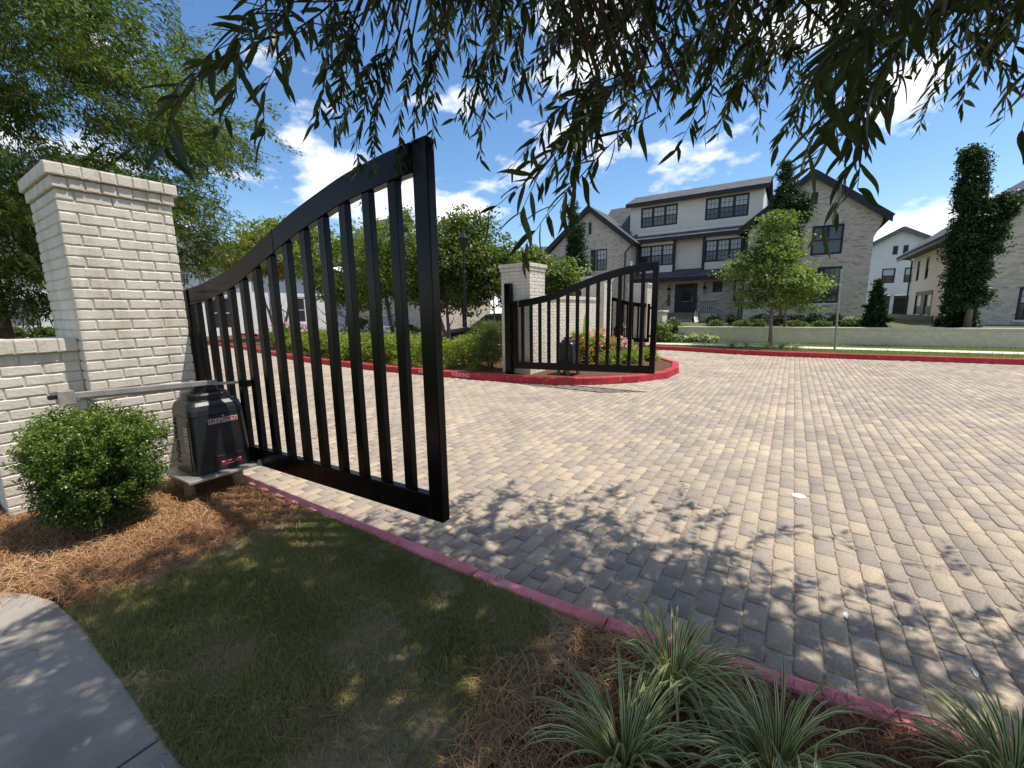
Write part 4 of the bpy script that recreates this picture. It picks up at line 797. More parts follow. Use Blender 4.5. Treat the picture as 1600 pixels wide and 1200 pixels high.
# clipped shrubs in front of the townhouse
for k, (y, X) in enumerate(((-.95, 22.4), (-1.9, 22.4), (-2.85, 22.4), (-3.6, 22.4), (-4.35, 22.4), (-5.1, 22.4), (-5.85, 22.4))):
    shrub('clipped_shrub', 'dark round clipped shrub by the townhouse, %s from the steps' % ORD[k], (X, y, .92), (.40, .36, .27), 1300, .05, .022, 'conifer_leaf', 'round shrubs along the townhouse')
for k, (y, X) in enumerate(((-1.25, 21.0), (-2.35, 21.0), (-3.0, 21.0), (-4.45, 21.0), (-5.3, 21.0), (-6.2, 21.3))):
    shrub('low_shrub', 'low lighter green mounded shrub behind the wall, %s from the steps' % ORD[k], (X, y, .77), (.34, .34, .15), 900, .05, .022, 'shrub_leaf', 'low shrubs behind the wall')
shrub('low_shrub', 'white flecked shrub beside the pointed arborvitae', (21.2, -6.35, .85), (.3, .3, .24), 900, .05, .024, 'hosta_leaf')
shrub('round_boxwood', 'front round boxwood before the curved steps', (17.6, .35, .5), (.42, .42, .42), 2600, .045, .02, 'boxwood_leaf'); shrub('round_boxwood', 'larger round boxwood behind the front one by the steps', (19.2, .25, .62), (.6, .55, .52), 3000, .05, .022, 'boxwood_leaf'); shrub('round_boxwood', 'dark boxwood half hidden behind the second gate leaf', (17.8, .95, .45), (.4, .4, .38), 1600, .045, .02, 'boxwood_leaf')
# hedge and plants on the island
for k in range(11):
    y = 2.55 + k * 1.08; x = max(7.35, interp_x(ISLAND[:6], y) + 1.0) + random.uniform(-.1, .1)
    shrub('hedge_shrub', 'lime green hedge shrub on the island, %s from the pillar' % ORD[k], (x, y, .50), (.58, .66, .36 + random.uniform(-.05, .06)), 2600, .05, .018, 'hedge_leaf', 'hedge shrubs on the island', clump=.09)
for k in range(13):
    y = 1.9 + k * .85; x = interp_x(ISLAND[:6], y) + .42
    liriope('short yellow green grass tuft behind the island kerb, %s from the pillar' % ORD[k], (x, y), 46, (.2, .36), 60 + k, (-.1, 0), 'grass tufts behind the island kerb', 'grass_tuft', 'hedge_leaf', (.004, .007), False, base=.11)
shrub('feathery_shrub', 'tall feathery grey green shrub left of the island pillar', (7.45, 1.85, .72), (.42, .40, .60), 4200, .06, .007, 'shrub_leaf', clump=.1)
def flowering(label, c, R, n, mname, petals, np_, ps, group):
    np_ = int(np_ * .75)
    t = shrub('flowering_shrub', label, c, R, n, .06, .02, mname, group); d = unit(rng.normal(size=(np_, 3)) + np.array([-.35, -.35, .5])); P = np.array(c) + d * np.array(R) * (1.02 + .12 * rng.random((np_, 1)))
    P = np.repeat(P, 8, 0) + rng.normal(size=(np_ * 8, 3)) * ps * .45; V, F, k = leaves(P, rng.normal(size=P.shape), np.full(len(P), ps), np.full(len(P), ps * .45)); leaf_obj('blossom', [(V, F, k, rng.random(len(P)))], petals, t)
flowering('white hydrangea left of the pale multi-stem tree', (10.6, 10.9, .85), (.7, .75, .55), 1600, 'shrub_leaf', 'white_petal', 60, .09, 'white hydrangeas'); flowering('white hydrangea right of the pale multi-stem tree', (10.4, 7.9, .70), (.55, .6, .5), 1400, 'shrub_leaf', 'white_petal', 55, .08, 'white hydrangeas')
flowering('orange flowers behind the gate motor on the island', (9.6, .35, .50), (.42, .32, .42), 1600, 'hedge_leaf', 'orange_petal', 46, .05, 'island flowers'); flowering('orange flowers under the broad leaved plant', (10.2, .15, .52), (.35, .3, .42), 1200, 'hedge_leaf', 'orange_petal', 42, .05, 'island flowers')
flowering('pink flowers in the middle of the island bed', (10.3, -.25, .42), (.5, .42, .32), 1400, 'hedge_leaf', 'pink_petal', 90, .055, 'island flowers'); flowering('pink flowers at the right of the island bed', (10.9, -.35, .36), (.4, .35, .28), 900, 'hedge_leaf', 'pink_petal', 60, .05, 'island flowers')
for k, (x, y, s) in enumerate(((10.0, -.75, .3), (9.5, -.5, .28), (10.7, -.95, .3), (11.1, -.8, .24))): shrub('lime_plant', 'low lime green bedding plant, %s from the island nose' % ORD[3 - k], (x, y, .25), (s, s, .17), 1000, .06, .014, 'hedge_leaf', 'lime bedding plants')
flowering('red flowers at the far end of the hedge by the white house', (10.5, 16.5, .7), (1.0, 1.2, .45), 1400, 'shrub_leaf', 'pink_petal', 40, .09, 'far red flowers')
bn = thing('banana_plant', 'broad leaved banana plant with one upright lime leaf', 'plant', (9.85, .42, .11)); 
for k, (a, tilt, L, w) in enumerate(((0, 0.02, 1.0, .11), (.8, .9, .55, .10), (2.2, 1.0, .6, .11), (3.4, .95, .6, .10), (4.4, .8, .55, .10), (5.5, 1.05, .6, .10), (3.0, 1.25, .5, .1))):
    mb = MB(); p = Vector((9.85, .42, .35 if k else .42)); d0 = Vector((math.cos(a), math.sin(a), 0)); s = Vector((-.83, .55, 0)).cross(Vector((0, 0, 1))) if k == 0 else d0.cross(Vector((0, 0, 1))); prev = None; n = 10; tl_ = tilt
    for i in range(n + 1):
        u = i / n; ww = w * max(.02, math.sin(math.pi * min(1, .08 + u * .92)) ** .6); row = [p - s * ww + Vector((0, 0, .03)), p, p + s * ww + Vector((0, 0, .03))]
        if prev:
            for j in (0, 1): mb.face([prev[j], prev[j + 1], row[j + 1], row[j]], None, .75 if k == 0 else .3 + .1 * (k % 3))
        prev = row; th = tl_ + u * (0.1 if k == 0 else .9); p = p + (d0 * math.sin(th) + Vector((0, 0, 1)) * math.cos(th)) * L / n
    mb.build('leaf', 'banana_leaf', bn)
mb = MB(); mb.tube([(9.85, .42, .1), (9.85, .42, .45)], [.05, .03], 8); mb.build('stem', 'banana_leaf', bn)
for k, (x, y) in enumerate(((16.1, -2.5), (15.9, -3.0), (16.2, -4.0), (15.95, -4.4), (15.7, -3.6))): liriope('pale variegated grass tuft round the kerbside tree, %s one' % ORD[k], (x, y), 40, (.25, .42), 90 + k, (0, 0), 'pale tufts round the kerbside tree', 'grass_tuft', 'hosta_leaf', (.006, .01), False, base=.12)
sheet('tree_mulch_ring', [(16.1 + 1.25 * math.cos(a) * .62, -3.6 + 1.5 * math.sin(a)) for a in [i * math.pi / 10 for i in range(20)]], .1265, 'mulch_soil')
for k, (x, y) in enumerate(((18.2, -.1), (18.2, -.8), (18.1, -1.4), (18.3, .4))): shrub('hosta', 'pale leafed hosta at the foot of the retaining wall, %s from the steps' % ORD[k], (x, y, .24), (.3, .3, .13), 350, .12, .05, 'hosta_leaf', 'hostas by the retaining wall')
for k in range(7): shrub('foundation_plant', 'leafy green plant along the white garage house, %s from left' % ORD[k], (-.5 + 1.35 * k, 31.6, .55), (.8, .6, .45), 900, .16, .07, 'shrub_leaf', 'plants along the white house')

# ------------------------------------------------------------------ buildings
def wall(parent, name, F, s0, s1, z0, z1, mname, holes=(), top=None, rev=.12):
    """wall in frame F with rectangular openings and reveals; top: list of (s,z) gable outline above z1"""
    mb = MB(); S = sorted({s0, s1, *[h[0] for h in holes], *[h[1] for h in holes]}); Z = sorted({z0, z1, *[h[2] for h in holes], *[h[3] for h in holes]})
    for a, b in zip(S, S[1:]):
        for c, d in zip(Z, Z[1:]):
            ms, mz = (a + b) / 2, (c + d) / 2
            if any(h[0] < ms < h[1] and h[2] < mz < h[3] for h in holes): continue
            mb.face([F(a, c), F(b, c), F(b, d), F(a, d)], [(a, c), (b, c), (b, d), (a, d)])
    for h in holes:
        for (p, q) in (((h[0], h[2]), (h[0], h[3])), ((h[1], h[3]), (h[1], h[2])), ((h[0], h[3]), (h[1], h[3])), ((h[1], h[2]), (h[0], h[2]))):
            mb.face([F(*p), F(*q), F(*q, -rev), F(*p, -rev)], [(p[0], p[1]), (q[0], q[1]), (q[0], q[1]), (p[0], p[1])])
    if top: mb.face([F(*p) for p in top], [tuple(p) for p in top])
    return mb.build(name, mname, parent)
def window(parent, F, s0, s1, z0, z1, n=1, fr=.07, trim='trim_dark', d=-.09, blind=True, muntin=True, sill=False):
    mb = MB(); w = (s1 - s0) / n
    mb.fbox(F, (s0, z0, d - .03), (s1, z0 + fr, d + .06)); mb.fbox(F, (s0, z1 - fr, d - .03), (s1, z1, d + .06))
    for k in range(n + 1):
        c = s0 + w * k; a, b = (c, c + fr) if k == 0 else ((c - fr, c) if k == n else (c - fr * .7, c + fr * .7)); mb.fbox(F, (a, z0 + fr + .001, d - .03), (b, z1 - fr - .001, d + .058))
    o = mb.build('window', trim, parent); zm = (z0 + z1) / 2
    for k in range(n):
        a = s0 + w * k + (fr if k == 0 else fr * .7) - .004; b = s0 + w * (k + 1) - (fr if k == n - 1 else fr * .7) + .004
        mb = MB(); mb.fbox(F, (a, z0 + fr - .004, d - .012), (b, zm - .02, d)); mb.build('pane', 'glass', o)
        mb = MB(); mb.fbox(F, (a, zm + .02, d - .012), (b, z1 - fr + .004, d + .004)); mb.build('pane', 'blind' if blind else 'glass', o)
        mb = MB(); mb.fbox(F, (a, zm - .03, d - .01), (b, zm + .03, d + .03))
        if muntin:
            for q in (1, 2): x = a + (b - a) * q / 3; mb.fbox(F, (x - .012, z0 + fr, d - .005), (x + .012, z1 - fr, d + .018))
            for za, zb in ((z0 + fr, zm - .03), (zm + .03, z1 - fr)): zz_ = (za + zb) / 2; mb.fbox(F, (a, zz_ - .012, d - .004), (b, zz_ + .012, d + .016))
        mb.build('muntin', trim, o)
    if sill: mb = MB(); mb.fbox(F, (s0 - .08, z0 - .09, -.08), (s1 + .08, z0 - .001, .05)); mb.build('sill', 'trim_white', o)
    return o
def slab(parent, name, pts, th, mname='shingle'):
    """roof plane from 4 corner points (eave a, eave b, ridge b, ridge a)"""
    P = [Vector(p) for p in pts]; n = (P[1] - P[0]).cross(P[-1] - P[0]).normalized(); n = n if n.z > 0 else -n; ln = (P[1] - P[0]).length; sl = (P[-1] - P[0]).length
    mb = MB(); up = [p + n * th for p in P]; mb.face(up, [(0, 0), (ln, 0), (ln, sl), (0, sl)] if len(P) == 4 else [(0, 0), (ln, 0), (ln / 2, sl)]); mb.face(list(reversed(P)))
    k = len(P)
    for i in range(k): mb.face([P[i], P[(i + 1) % k], up[(i + 1) % k], up[i]], [(0, 0)] * 4)
    return mb.build(name, mname, parent)
def strip(parent, name, mname, F, *boxes):
    mb = MB()
    for a, b in boxes: mb.fbox(F, a, b)
    return mb.build(name, mname, parent)
FX = lambda X: frame((X, 0, 0), (0, -1, 0), (-1, 0, 0))          # front facing the road: s = -Y
FY = lambda Y: frame((0, Y, 0), (1, 0, 0), (0, -1, 0))           # front facing the camera side: s = X
# retaining wall
rw = thing('retaining_wall', 'long low cream brick retaining wall across the road', 'wall', (18.75, -18, .12)); F = FX(18.75); wall(rw, 'wall_face', F, .1, 40, .10, .66, 'cream_wall_brick'); strip(rw, 'coping', 'concrete_pale', F, ((.06, .661, -.30), (40, .735, .03)))
wall(rw, 'wall_return', frame((18.75, -.1, 0), (1, 0, 0), (0, 1, 0)), 0, 9, .10, .66, 'cream_wall_brick')
# townhouse
H = thing('townhouse', 'three storey brick and siding townhouse with dark trim and gables', 'house', (31, 2, .7))
FL = FX(29.5); h1 = (-8.2, -7.38, 4.39, 5.9); h2 = (-8.83, -8.62, 7.02, 7.86)
wall(H, 'left_gable_wall', FL, -12.0, -5.63, .1, 6.0, 'house_brick', [h1], None); mb = MB(); mb.face([FL(-12.0, 6.0), FL(-5.63, 6.0), FL(-8.8, 8.72)], [(-12, 6), (-5.63, 6), (-8.8, 8.72)]); mb.build('gable', 'house_brick', H)
window(H, FL, *h1); strip(H, 'vent', 'trim_dark', FL, ((h2[0], h2[2], -.02), (h2[1], h2[3], .03))); strip(H, 'shutter', 'trim_dark', FL, ((-8.62, 4.39, .005), (-8.24, 5.9, .05)))
wall(H, 'side_wall', frame((29.5, 5.63, 0), (1, 0, 0), (0, -1, 0)), 0, 1.5, .1, 6.0, 'house_brick')
slab(H, 'roof', [(29.2, 5.3, 5.98), (38, 5.3, 5.98), (38, 8.8, 8.84), (29.2, 8.8, 8.84)], .16); slab(H, 'roof', [(29.2, 12.4, 5.98), (38, 12.4, 5.98), (38, 8.8, 8.84), (29.2, 8.8, 8.84)], .16)
for y0, z0, y1, z1 in ((5.28, 5.95, 8.8, 8.83), (12.42, 5.95, 8.8, 8.83)):
    mb = MB(); a = Vector((29.17, y0, z0)); b = Vector((29.17, y1, z1)); u = Vector((0, 0, .2)); mb.loft([[p - u, p - u + Vector((.14, 0, 0)), p + u * .9 + Vector((.14, 0, 0)), p + u * .9] for p in (a, b)]); mb.build('rake_board', 'trim_dark', H)
mb = MB(); mb.tube([(29.40, 6.0, .6), (29.40, 6.0, 5.5), (29.35, 5.55, 5.95)], .05, 8); mb.build('downspout', 'trim_dark', H)
FC = FX(31.0); gw = [(-6.1, -5.66, 1.69, 3.26), (-4.53, -4.04, 2.58, 3.27), (-2.88, -1.39, 1.25, 3.24), (-.45, .14, 2.58, 3.29), (.85, 1.70, 1.60, 3.31)]
wall(H, 'ground_floor_wall', FC, -6.2, 2.4, .3, 3.75, 'house_brick', gw[1:])
for g in (gw[1], gw[3]): window(H, FC, *g, 1, .06, blind=False, muntin=False, sill=True)
window(H, FC, *gw[4], 1, .08, blind=False, muntin=False, sill=True); F2 = FX(30.99); strip(H, 'sidelight', 'trim_dark', F2, ((-6.13, 1.69, 0), (-5.45, 3.26, .05)))
dr = strip(H, 'door', 'door_green', FC, ((-2.88, 1.25, -.12), (-2.72, 3.24, -.02)), ((-1.55, 1.25, -.12), (-1.39, 3.24, -.02)), ((-2.72, 2.92, -.12), (-1.55, 3.24, -.02)), ((-2.719, 1.25, -.12), (-1.551, 2.915, -.06)))
strip(dr, 'door_glass', 'glass', FC, ((-2.45, 1.75, -.06), (-1.83, 2.75, -.045))); strip(dr, 'transom', 'glass', FC, ((-2.6, 2.97, -.02), (-1.67, 3.18, -.012))); strip(dr, 'mail_slot', 'galvanised', FC, ((-2.4, 2.0, -.045), (-1.88, 2.04, -.03))); strip(dr, 'handle', 'galvanised', FC, ((-1.72, 2.0, -.06), (-1.69, 2.35, -.01)))
for s in (-3.25, -.92):
    mb = MB(); mb.fbox(FC, (s - .05, 2.62, .0), (s + .05, 3.0, .05)); lo = mb.build('wall_lantern', 'lamp_black', H); p = FC(s, 0, .18); k = 6
    mb = MB(); mb.loft([[(p.x + r * math.cos(a), p.y + r * math.sin(a), z) for a in [2 * math.pi * i / k for i in range(k)]] for r, z in ((.05, 2.55), (.12, 2.85), (.13, 2.9), (.03, 3.05), (.012, 3.2))]); mb.build('lantern_body', 'lamp_black', lo)
    mb = MB(); mb.loft([[(p.x + r * math.cos(a + .5), p.y + r * math.sin(a + .5), z) for a in [2 * math.pi * i / k for i in range(k)]] for r, z in ((.065, 2.6), (.118, 2.82))]); mb.build('lantern_pane', 'lantern_glass', lo)
strip(H, 'number_plate', 'lamp_black', FC, ((-3.36, 1.75, .003), (-3.16, 2.5, .03))); 
for k in range(4): strip(H, 'number_mark', 'label_white', FC, ((-3.29, 1.84 + .165 * k, .03), (-3.23, 1.92 + .165 * k, .034)))
slab(H, 'porch_roof', [(29.85, 5.9, 3.55), (29.85, -2.3, 3.55), (31.0, -2.3, 4.15), (31.0, 5.9, 4.15)], .10); strip(H, 'fascia', 'trim_dark', FX(29.83), ((-5.9, 3.36, -.1), (2.3, 3.60, .02))); strip(H, 'soffit', 'trim_dark', FX(29.95), ((-5.88, 3.50, -1.0), (2.28, 3.53, -.02)))
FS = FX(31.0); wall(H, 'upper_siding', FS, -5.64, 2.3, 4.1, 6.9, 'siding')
for s0, s1 in ((-5.46, -2.87), (-1.14, 1.32)):
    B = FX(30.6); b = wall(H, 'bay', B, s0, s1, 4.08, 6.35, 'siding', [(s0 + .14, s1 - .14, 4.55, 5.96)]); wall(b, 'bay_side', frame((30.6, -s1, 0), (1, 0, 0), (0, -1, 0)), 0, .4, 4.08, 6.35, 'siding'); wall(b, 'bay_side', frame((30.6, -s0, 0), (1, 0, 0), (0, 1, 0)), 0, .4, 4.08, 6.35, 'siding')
    window(H, B, s0 + .14, s1 - .14, 4.55, 5.96, 3, .09); [strip(b, 'bay_trim', 'trim_dark', B, q) for q in (((s0 - .02, 4.08, .002), (s0 + .16, 6.35, .05)), ((s1 - .16, 4.08, .002), (s1 + .02, 6.35, .05)))]
slab(H, 'skirt_roof', [(30.35, 6.0, 6.30), (30.35, -2.35, 6.30), (31.5, -2.35, 6.88), (31.5, 6.0, 6.88)], .10); strip(H, 'fascia', 'trim_dark', FX(30.33), ((-6.0, 6.14, -.1), (2.35, 6.36, .02)))
FD = FX(31.5); dw = [(-5.62, -3.06, 7.38, 8.78), (-1.28, 1.31, 7.38, 8.80)]; wall(H, 'dormer_wall', FD, -6.4, 2.1, 6.85, 9.0, 'siding', dw)
for d_ in dw: window(H, FD, *d_, 3, .11)
wall(H, 'dormer_side', frame((31.5, 6.4, 0), (1, 0, 0), (0, 1, 0)), 0, 6, 6.0, 9.0, 'siding'); wall(H, 'dormer_side', frame((31.5, -2.1, 0), (1, 0, 0), (0, -1, 0)), 0, 6, 6.0, 9.0, 'siding')
slab(H, 'dormer_roof', [(31.15, 6.65, 9.0), (31.15, -2.4, 9.0), (33.5, -2.4, 9.95), (33.5, 6.65, 9.95)], .12); slab(H, 'dormer_roof', [(38.5, 6.65, 8.0), (38.5, -2.4, 8.0), (33.5, -2.4, 9.95), (33.5, 6.65, 9.95)], .12); strip(H, 'fascia', 'trim_dark', FX(31.13), ((-6.65, 8.86, -.08), (2.4, 9.08, .02)))
slab(H, 'roof', [(30.9, 9.0, 6.6), (30.9, 6.3, 6.6), (34.5, 6.3, 9.6), (34.5, 9.0, 9.6)], .12)
FR = FX(28.0); rwn = [(4.75, 6.12, 4.25, 5.77), (4.59, 6.22, 1.70, 3.61)]; wall(H, 'right_gable_wall', FR, 1.75, 7.35, .6, 5.9, 'house_brick', rwn)
mb = MB(); g = [(1.75, 5.9), (7.62, 5.9), (4.58, 8.35)]; mb.face([FR(*p) for p in g], g); g = [(7.35, 4.95), (7.62, 5.66), (7.62, 5.9), (7.35, 5.9)]; mb.face([FR(*p) for p in g], g); mb.build('gable', 'house_brick', H)
window(H, FR, *rwn[0], 2, .1, blind=False, muntin=False); window(H, FR, *rwn[1], 2, .1, blind=False, muntin=True, sill=True); strip(H, 'vent', 'trim_dark', FR, ((4.55, 6.9, -.02), (4.85, 7.5, .03)))
wall(H, 'side_wall', frame((28, -7.35, 0), (1, 0, 0), (0, -1, 0)), 0, 10, .6, 5.9, 'house_brick'); wall(H, 'side_wall', frame((28, -1.75, 0), (1, 0, 0), (0, 1, 0)), 0, 3.2, .6, 6.2, 'house_brick')
slab(H, 'roof', [(27.7, -7.95, 5.80), (38, -7.95, 5.80), (38, -4.58, 8.46), (27.7, -4.58, 8.46)], .16); slab(H, 'roof', [(27.7, -1.2, 5.80), (38, -1.2, 5.80), (38, -4.58, 8.46), (27.7, -4.58, 8.46)], .16)
for y0, z0, y1, z1 in ((-7.97, 5.78, -4.58, 8.45), (-1.18, 5.78, -4.58, 8.45)):
    mb = MB(); a = Vector((27.67, y0, z0)); b = Vector((27.67, y1, z1)); u = Vector((0, 0, .2)); mb.loft([[p - u, p - u + Vector((.14, 0, 0)), p + u * .9 + Vector((.14, 0, 0)), p + u * .9] for p in (a, b)]); mb.build('rake_board', 'trim_dark', H)
for y in (-1.62, -1.48): mb = MB(); mb.tube([(28.4, y + .02, .7), (28.4, y + .02, 5.7)], .04, 8); mb.build('downspout', 'trim_dark', H)
mb = MB(); mb.box((38, -7.3, .1), (38.2, 11.9, 8.0)); mb.build('back_wall', 'house_brick', H)
# entry steps with curved cheek walls and railings
st = thing('entry_steps', 'brick entry steps with curved cheek walls up to the townhouse door', 'steps', (28.5, 2.1, .4))
for k in range(7): mb = MB(); mb.box((28.2 + .3 * k, 1.28, .3), (30.99, 3.0, .42 + .12 * (k + 1))); mb.build('step', 'step_brick', st, bevel=.015)
for y, sg in ((1.16, -1), (3.1, 1)):
    mb = MB(); rings = []
    for i in range(11): u = i / 10; x = 27.6 + 2.6 * u; yy = y + sg * .55 * (1 - u) ** 2; z = .55 + .95 * (u ** 1.3); rings.append([(x, yy - .11, .2), (x, yy + .11, .2), (x, yy + .11, z), (x, yy - .11, z)])
    mb.loft(rings); ck = mb.build('cheek_wall', 'concrete_pale', st); mb = MB(); mb.tube([(27.6 + 2.6 * i / 10, y + sg * .55 * (1 - i / 10) ** 2, .55 + .95 * (i / 10) ** 1.3 + .75) for i in range(11)], .025, 6)
    for i in range(0, 11, 2): u = i / 10; mb.tube([(27.6 + 2.6 * u, y + sg * .55 * (1 - u) ** 2, .5 + .95 * u ** 1.3), (27.6 + 2.6 * u, y + sg * .55 * (1 - u) ** 2, 1.3 + .95 * u ** 1.3)], .012, 5)
    mb.build('railing', 'lamp_black', st)
mb = MB(); mb.box((30.2, .05, 1.2), (30.24, 1.05, 1.23)); mb.box((30.2, .05, 1.95), (30.24, 1.05, 1.99))
for k in range(9): mb.box((30.205, .06 + .12 * k, 1.2), (30.23, .085 + .12 * k, 1.96))
mb.build('railing', 'lamp_black', st); mb = MB(); mb.box((30.1, .0, .5), (30.99, 1.1, 1.2)); mb.build('landing', 'house_brick', st)
# gate pier block beside the steps
pb = thing('cream_pier', 'square cream pier left of the curved steps', 'pillar', (19.6, .9, .1)); mb = MB(); mb.box((19.3, .75, .05), (20.2, 1.45, 1.35)); mb.build('shaft', 'concrete_pale', pb, bevel=.02); mb = MB(); mb.box((19.24, .69, 1.352), (20.26, 1.51, 1.44)); mb.build('cap', 'concrete_pale', pb, bevel=.02)
# siding house at right with brick front
S_ = thing('side_house', 'grey siding house with brick front at the right edge', 'house', (30, -12, .66)); Fs = frame((0, -10.8, 0), (-1, 0, 0), (0, 1, 0)); sw_ = [(-37.75, -37.0, 3.06, 4.38), (-35.5, -34.7, 3.06, 4.39), (-37.0, -32.9, .95, 2.12)]
wall(S_, 'siding_wall', Fs, -39, -25.0, .5, 4.75, 'siding', sw_)
for a in sw_[:2]: window(S_, Fs, *a, 1, .09, muntin=False)
o = strip(S_, 'patio_door', 'trim_dark', Fs, ((-37.0, .9, -.12), (-36.85, 2.12, .02)), ((-33.05, .9, -.12), (-32.9, 2.12, .02)), ((-37, 2.12, -.12), (-32.9, 2.35, .03)), ((-35.3, .9, -.12), (-34.6, 2.12, .0))); [strip(o, 'pane', 'blind', Fs, q) for q in (((-36.85, 1.45, -.1), (-35.9, 2.1, -.05)), ((-34.0, 1.45, -.1), (-33.05, 2.1, -.05)))]; [strip(o, 'lower_panel', 'trim_dark', Fs, q) for q in (((-36.85, .9, -.1), (-35.3, 1.45, -.05)), ((-34.6, .9, -.1), (-33.05, 1.45, -.05)))]
strip(S_, 'window_shade', 'trim_dark', Fs, ((-29.6, .9, .0), (-28.0, 2.5, .04))); strip(S_, 'deck_fence', 'trim_dark', Fs, *[((-39 + .32 * k, .5, .9), (-39 + .32 * k + .29, .96 + .01 * (k % 3), .95)) for k in range(36)])
slab(S_, 'roof', [(40.2, -10.1, 4.72), (24.7, -10.1, 4.72), (26.5, -14.5, 8.2), (38.4, -14.5, 8.2)], .14); strip(S_, 'fascia', 'trim_dark', frame((0, -10.1, 0), (-1, 0, 0), (0, 1, 0)), ((-40.2, 4.58, -.05), (-24.7, 4.82, .02))); strip(S_, 'soffit', 'trim_dark', frame((0, -10.8, 0), (-1, 0, 0), (0, 1, 0)), ((-40.1, 4.66, .0), (-24.8, 4.69, .68)))
wall(S_, 'end_wall', frame((39, -10.8, 0), (0, -1, 0), (1, 0, 0)), 0, 8, .5, 4.75, 'siding'); mb = MB(); mb.tube([(38.9, -10.7, .6), (38.9, -10.7, 4.5), (38.9, -10.3, 4.65)], .05, 8); mb.build('downspout', 'trim_dark', S_)
FB = FX(24.8); bw_ = [(11.75, 13.0, .85, 2.15)]; wall(S_, 'brick_front', FB, 10.79, 19, .5, 5.0, 'house_brick', bw_); mb = MB(); g = [(10.79, 5.0), (19, 5.0), (14.9, 8.2)]; mb.face([FB(*p) for p in g], g); mb.build('gable', 'house_brick', S_); window(S_, FB, *bw_[0], 2, .1, sill=True)
slab(S_, 'front_roof', [(24.4, -10.5, 4.85), (32, -10.5, 4.85), (32, -14.9, 8.3), (24.4, -14.9, 8.3)], .16); mb = MB(); a = Vector((24.37, -10.48, 4.83)); b = Vector((24.37, -14.9, 8.29)); u = Vector((0, 0, .2)); mb.loft([[p - u, p - u + Vector((.14, 0, 0)), p + u * .9 + Vector((.14, 0, 0)), p + u * .9] for p in (a, b)]); mb.build('rake_board', 'trim_dark', S_)
# white gabled house far behind
G_ = thing('gabled_house', 'white siding gabled house far back between the brick houses', 'house', (55, -12.3, .5)); FG = FX(55); gw_ = [(11.2, 12.2, 3.72, 5.12), (12.85, 13.85, 3.72, 5.12)]
wall(G_, 'front_wall', FG, 8.6, 16.2, .0, 6.5, 'white_siding', gw_ + [(10.9, 14.6, .0, 2.55)], None, .5); mb = MB(); g = [(8.6, 6.5), (16.2, 6.5), (12.35, 8.65)]; mb.face([FG(*p) for p in g], g); mb.build('gable', 'white_siding', G_)
for a in gw_: window(G_, FG, *a, 1, .1, muntin=False)
for a in ((11.8, 12.15, 6.4, 7.2), (12.55, 12.9, 6.4, 7.2)): strip(G_, 'vent', 'trim_dark', FG, ((a[0], a[2], -.02), (a[1], a[3], .03)))
strip(G_, 'porch_back', 'shutter_grey', FG, ((10.9, 0, -2.0), (14.6, 2.55, -1.9))); strip(G_, 'porch_door', 'trim_dark', FG, ((12.6, .2, -1.89), (13.9, 2.3, -1.8))); strip(G_, 'porch_post', 'trim_white', FG, ((12.1, 0, -.3), (12.35, 2.55, -.1)))
slab(G_, 'roof', [(54.6, -8.2, 6.35), (66, -8.2, 6.35), (66, -12.35, 8.75), (54.6, -12.35, 8.75)], .18); slab(G_, 'roof', [(54.6, -16.6, 6.35), (66, -16.6, 6.35), (66, -12.35, 8.75), (54.6, -12.35, 8.75)], .18)
for y0 in (-8.2, -16.6):
    mb = MB(); a = Vector((54.57, y0, 6.33)); b = Vector((54.57, -12.35, 8.74)); u = Vector((0, 0, .2)); mb.loft([[p - u, p - u + Vector((.14, 0, 0)), p + u * .9 + Vector((.14, 0, 0)), p + u * .9] for p in (a, b)]); mb.build('rake_board', 'shutter_grey', G_)
# white houses at left
W1 = thing('white_house', 'white brick house with hipped grey roof behind the near gate', 'house', (5, 33, .1)); F = FY(33); sh = (2.3, 4.95, 1.13, 2.62); ww = [(12.16, 12.8, 3.95, 4.63), (20.35, 22.7, .8, 3.1), (14.0, 15.6, .5, 3.0), (7.5, 9.2, .9, 2.6)]
wall(W1, 'front_wall', F, -14, 26, .0, 5.15, 'white_wall_brick', ww + [sh]); window(W1, F, *ww[0], 1, .06, 'trim_white', muntin=True, blind=False)
for a in ww[1:]: window(W1, F, *a, 2, .12, 'trim_white', blind=False, muntin=False)
gd = strip(W1, 'garage_shutter', 'shutter_grey', F, ((sh[0], sh[2], -.12), (sh[1], sh[3], -.06)))
for i in range(5):
    for j in range(2): w = (sh[1] - sh[0]) / 5; h = (sh[3] - sh[2]) / 2; strip(gd, 'panel', 'shutter_grey', F, ((sh[0] + w * i + .06, sh[2] + h * j + .06, -.06), (sh[0] + w * (i + 1) - .06, sh[2] + h * (j + 1) - .06, -.02)))
strip(W1, 'window_trim', 'trim_white', F, ((sh[0] - .15, sh[2] - .15, .002), (sh[1] + .15, sh[2], .05)), ((sh[1], sh[2], .002), (sh[1] + .15, sh[3] + .12, .05)), ((sh[0] - .15, sh[3], .002), (sh[1], sh[3] + .12, .05)))
strip(W1, 'pilaster', 'trim_white', F, ((16.3, 0, .002), (16.9, 4.4, .3)), ((18.5, 0, .002), (19.0, 4.4, .3))); strip(W1, 'downspout', 'trim_dark', F, ((17.55, .1, .002), (17.7, 4.9, .12))); strip(W1, 'gutter', 'trim_white', F, ((-14.3, 5.0, .0), (26.3, 5.18, .5)))
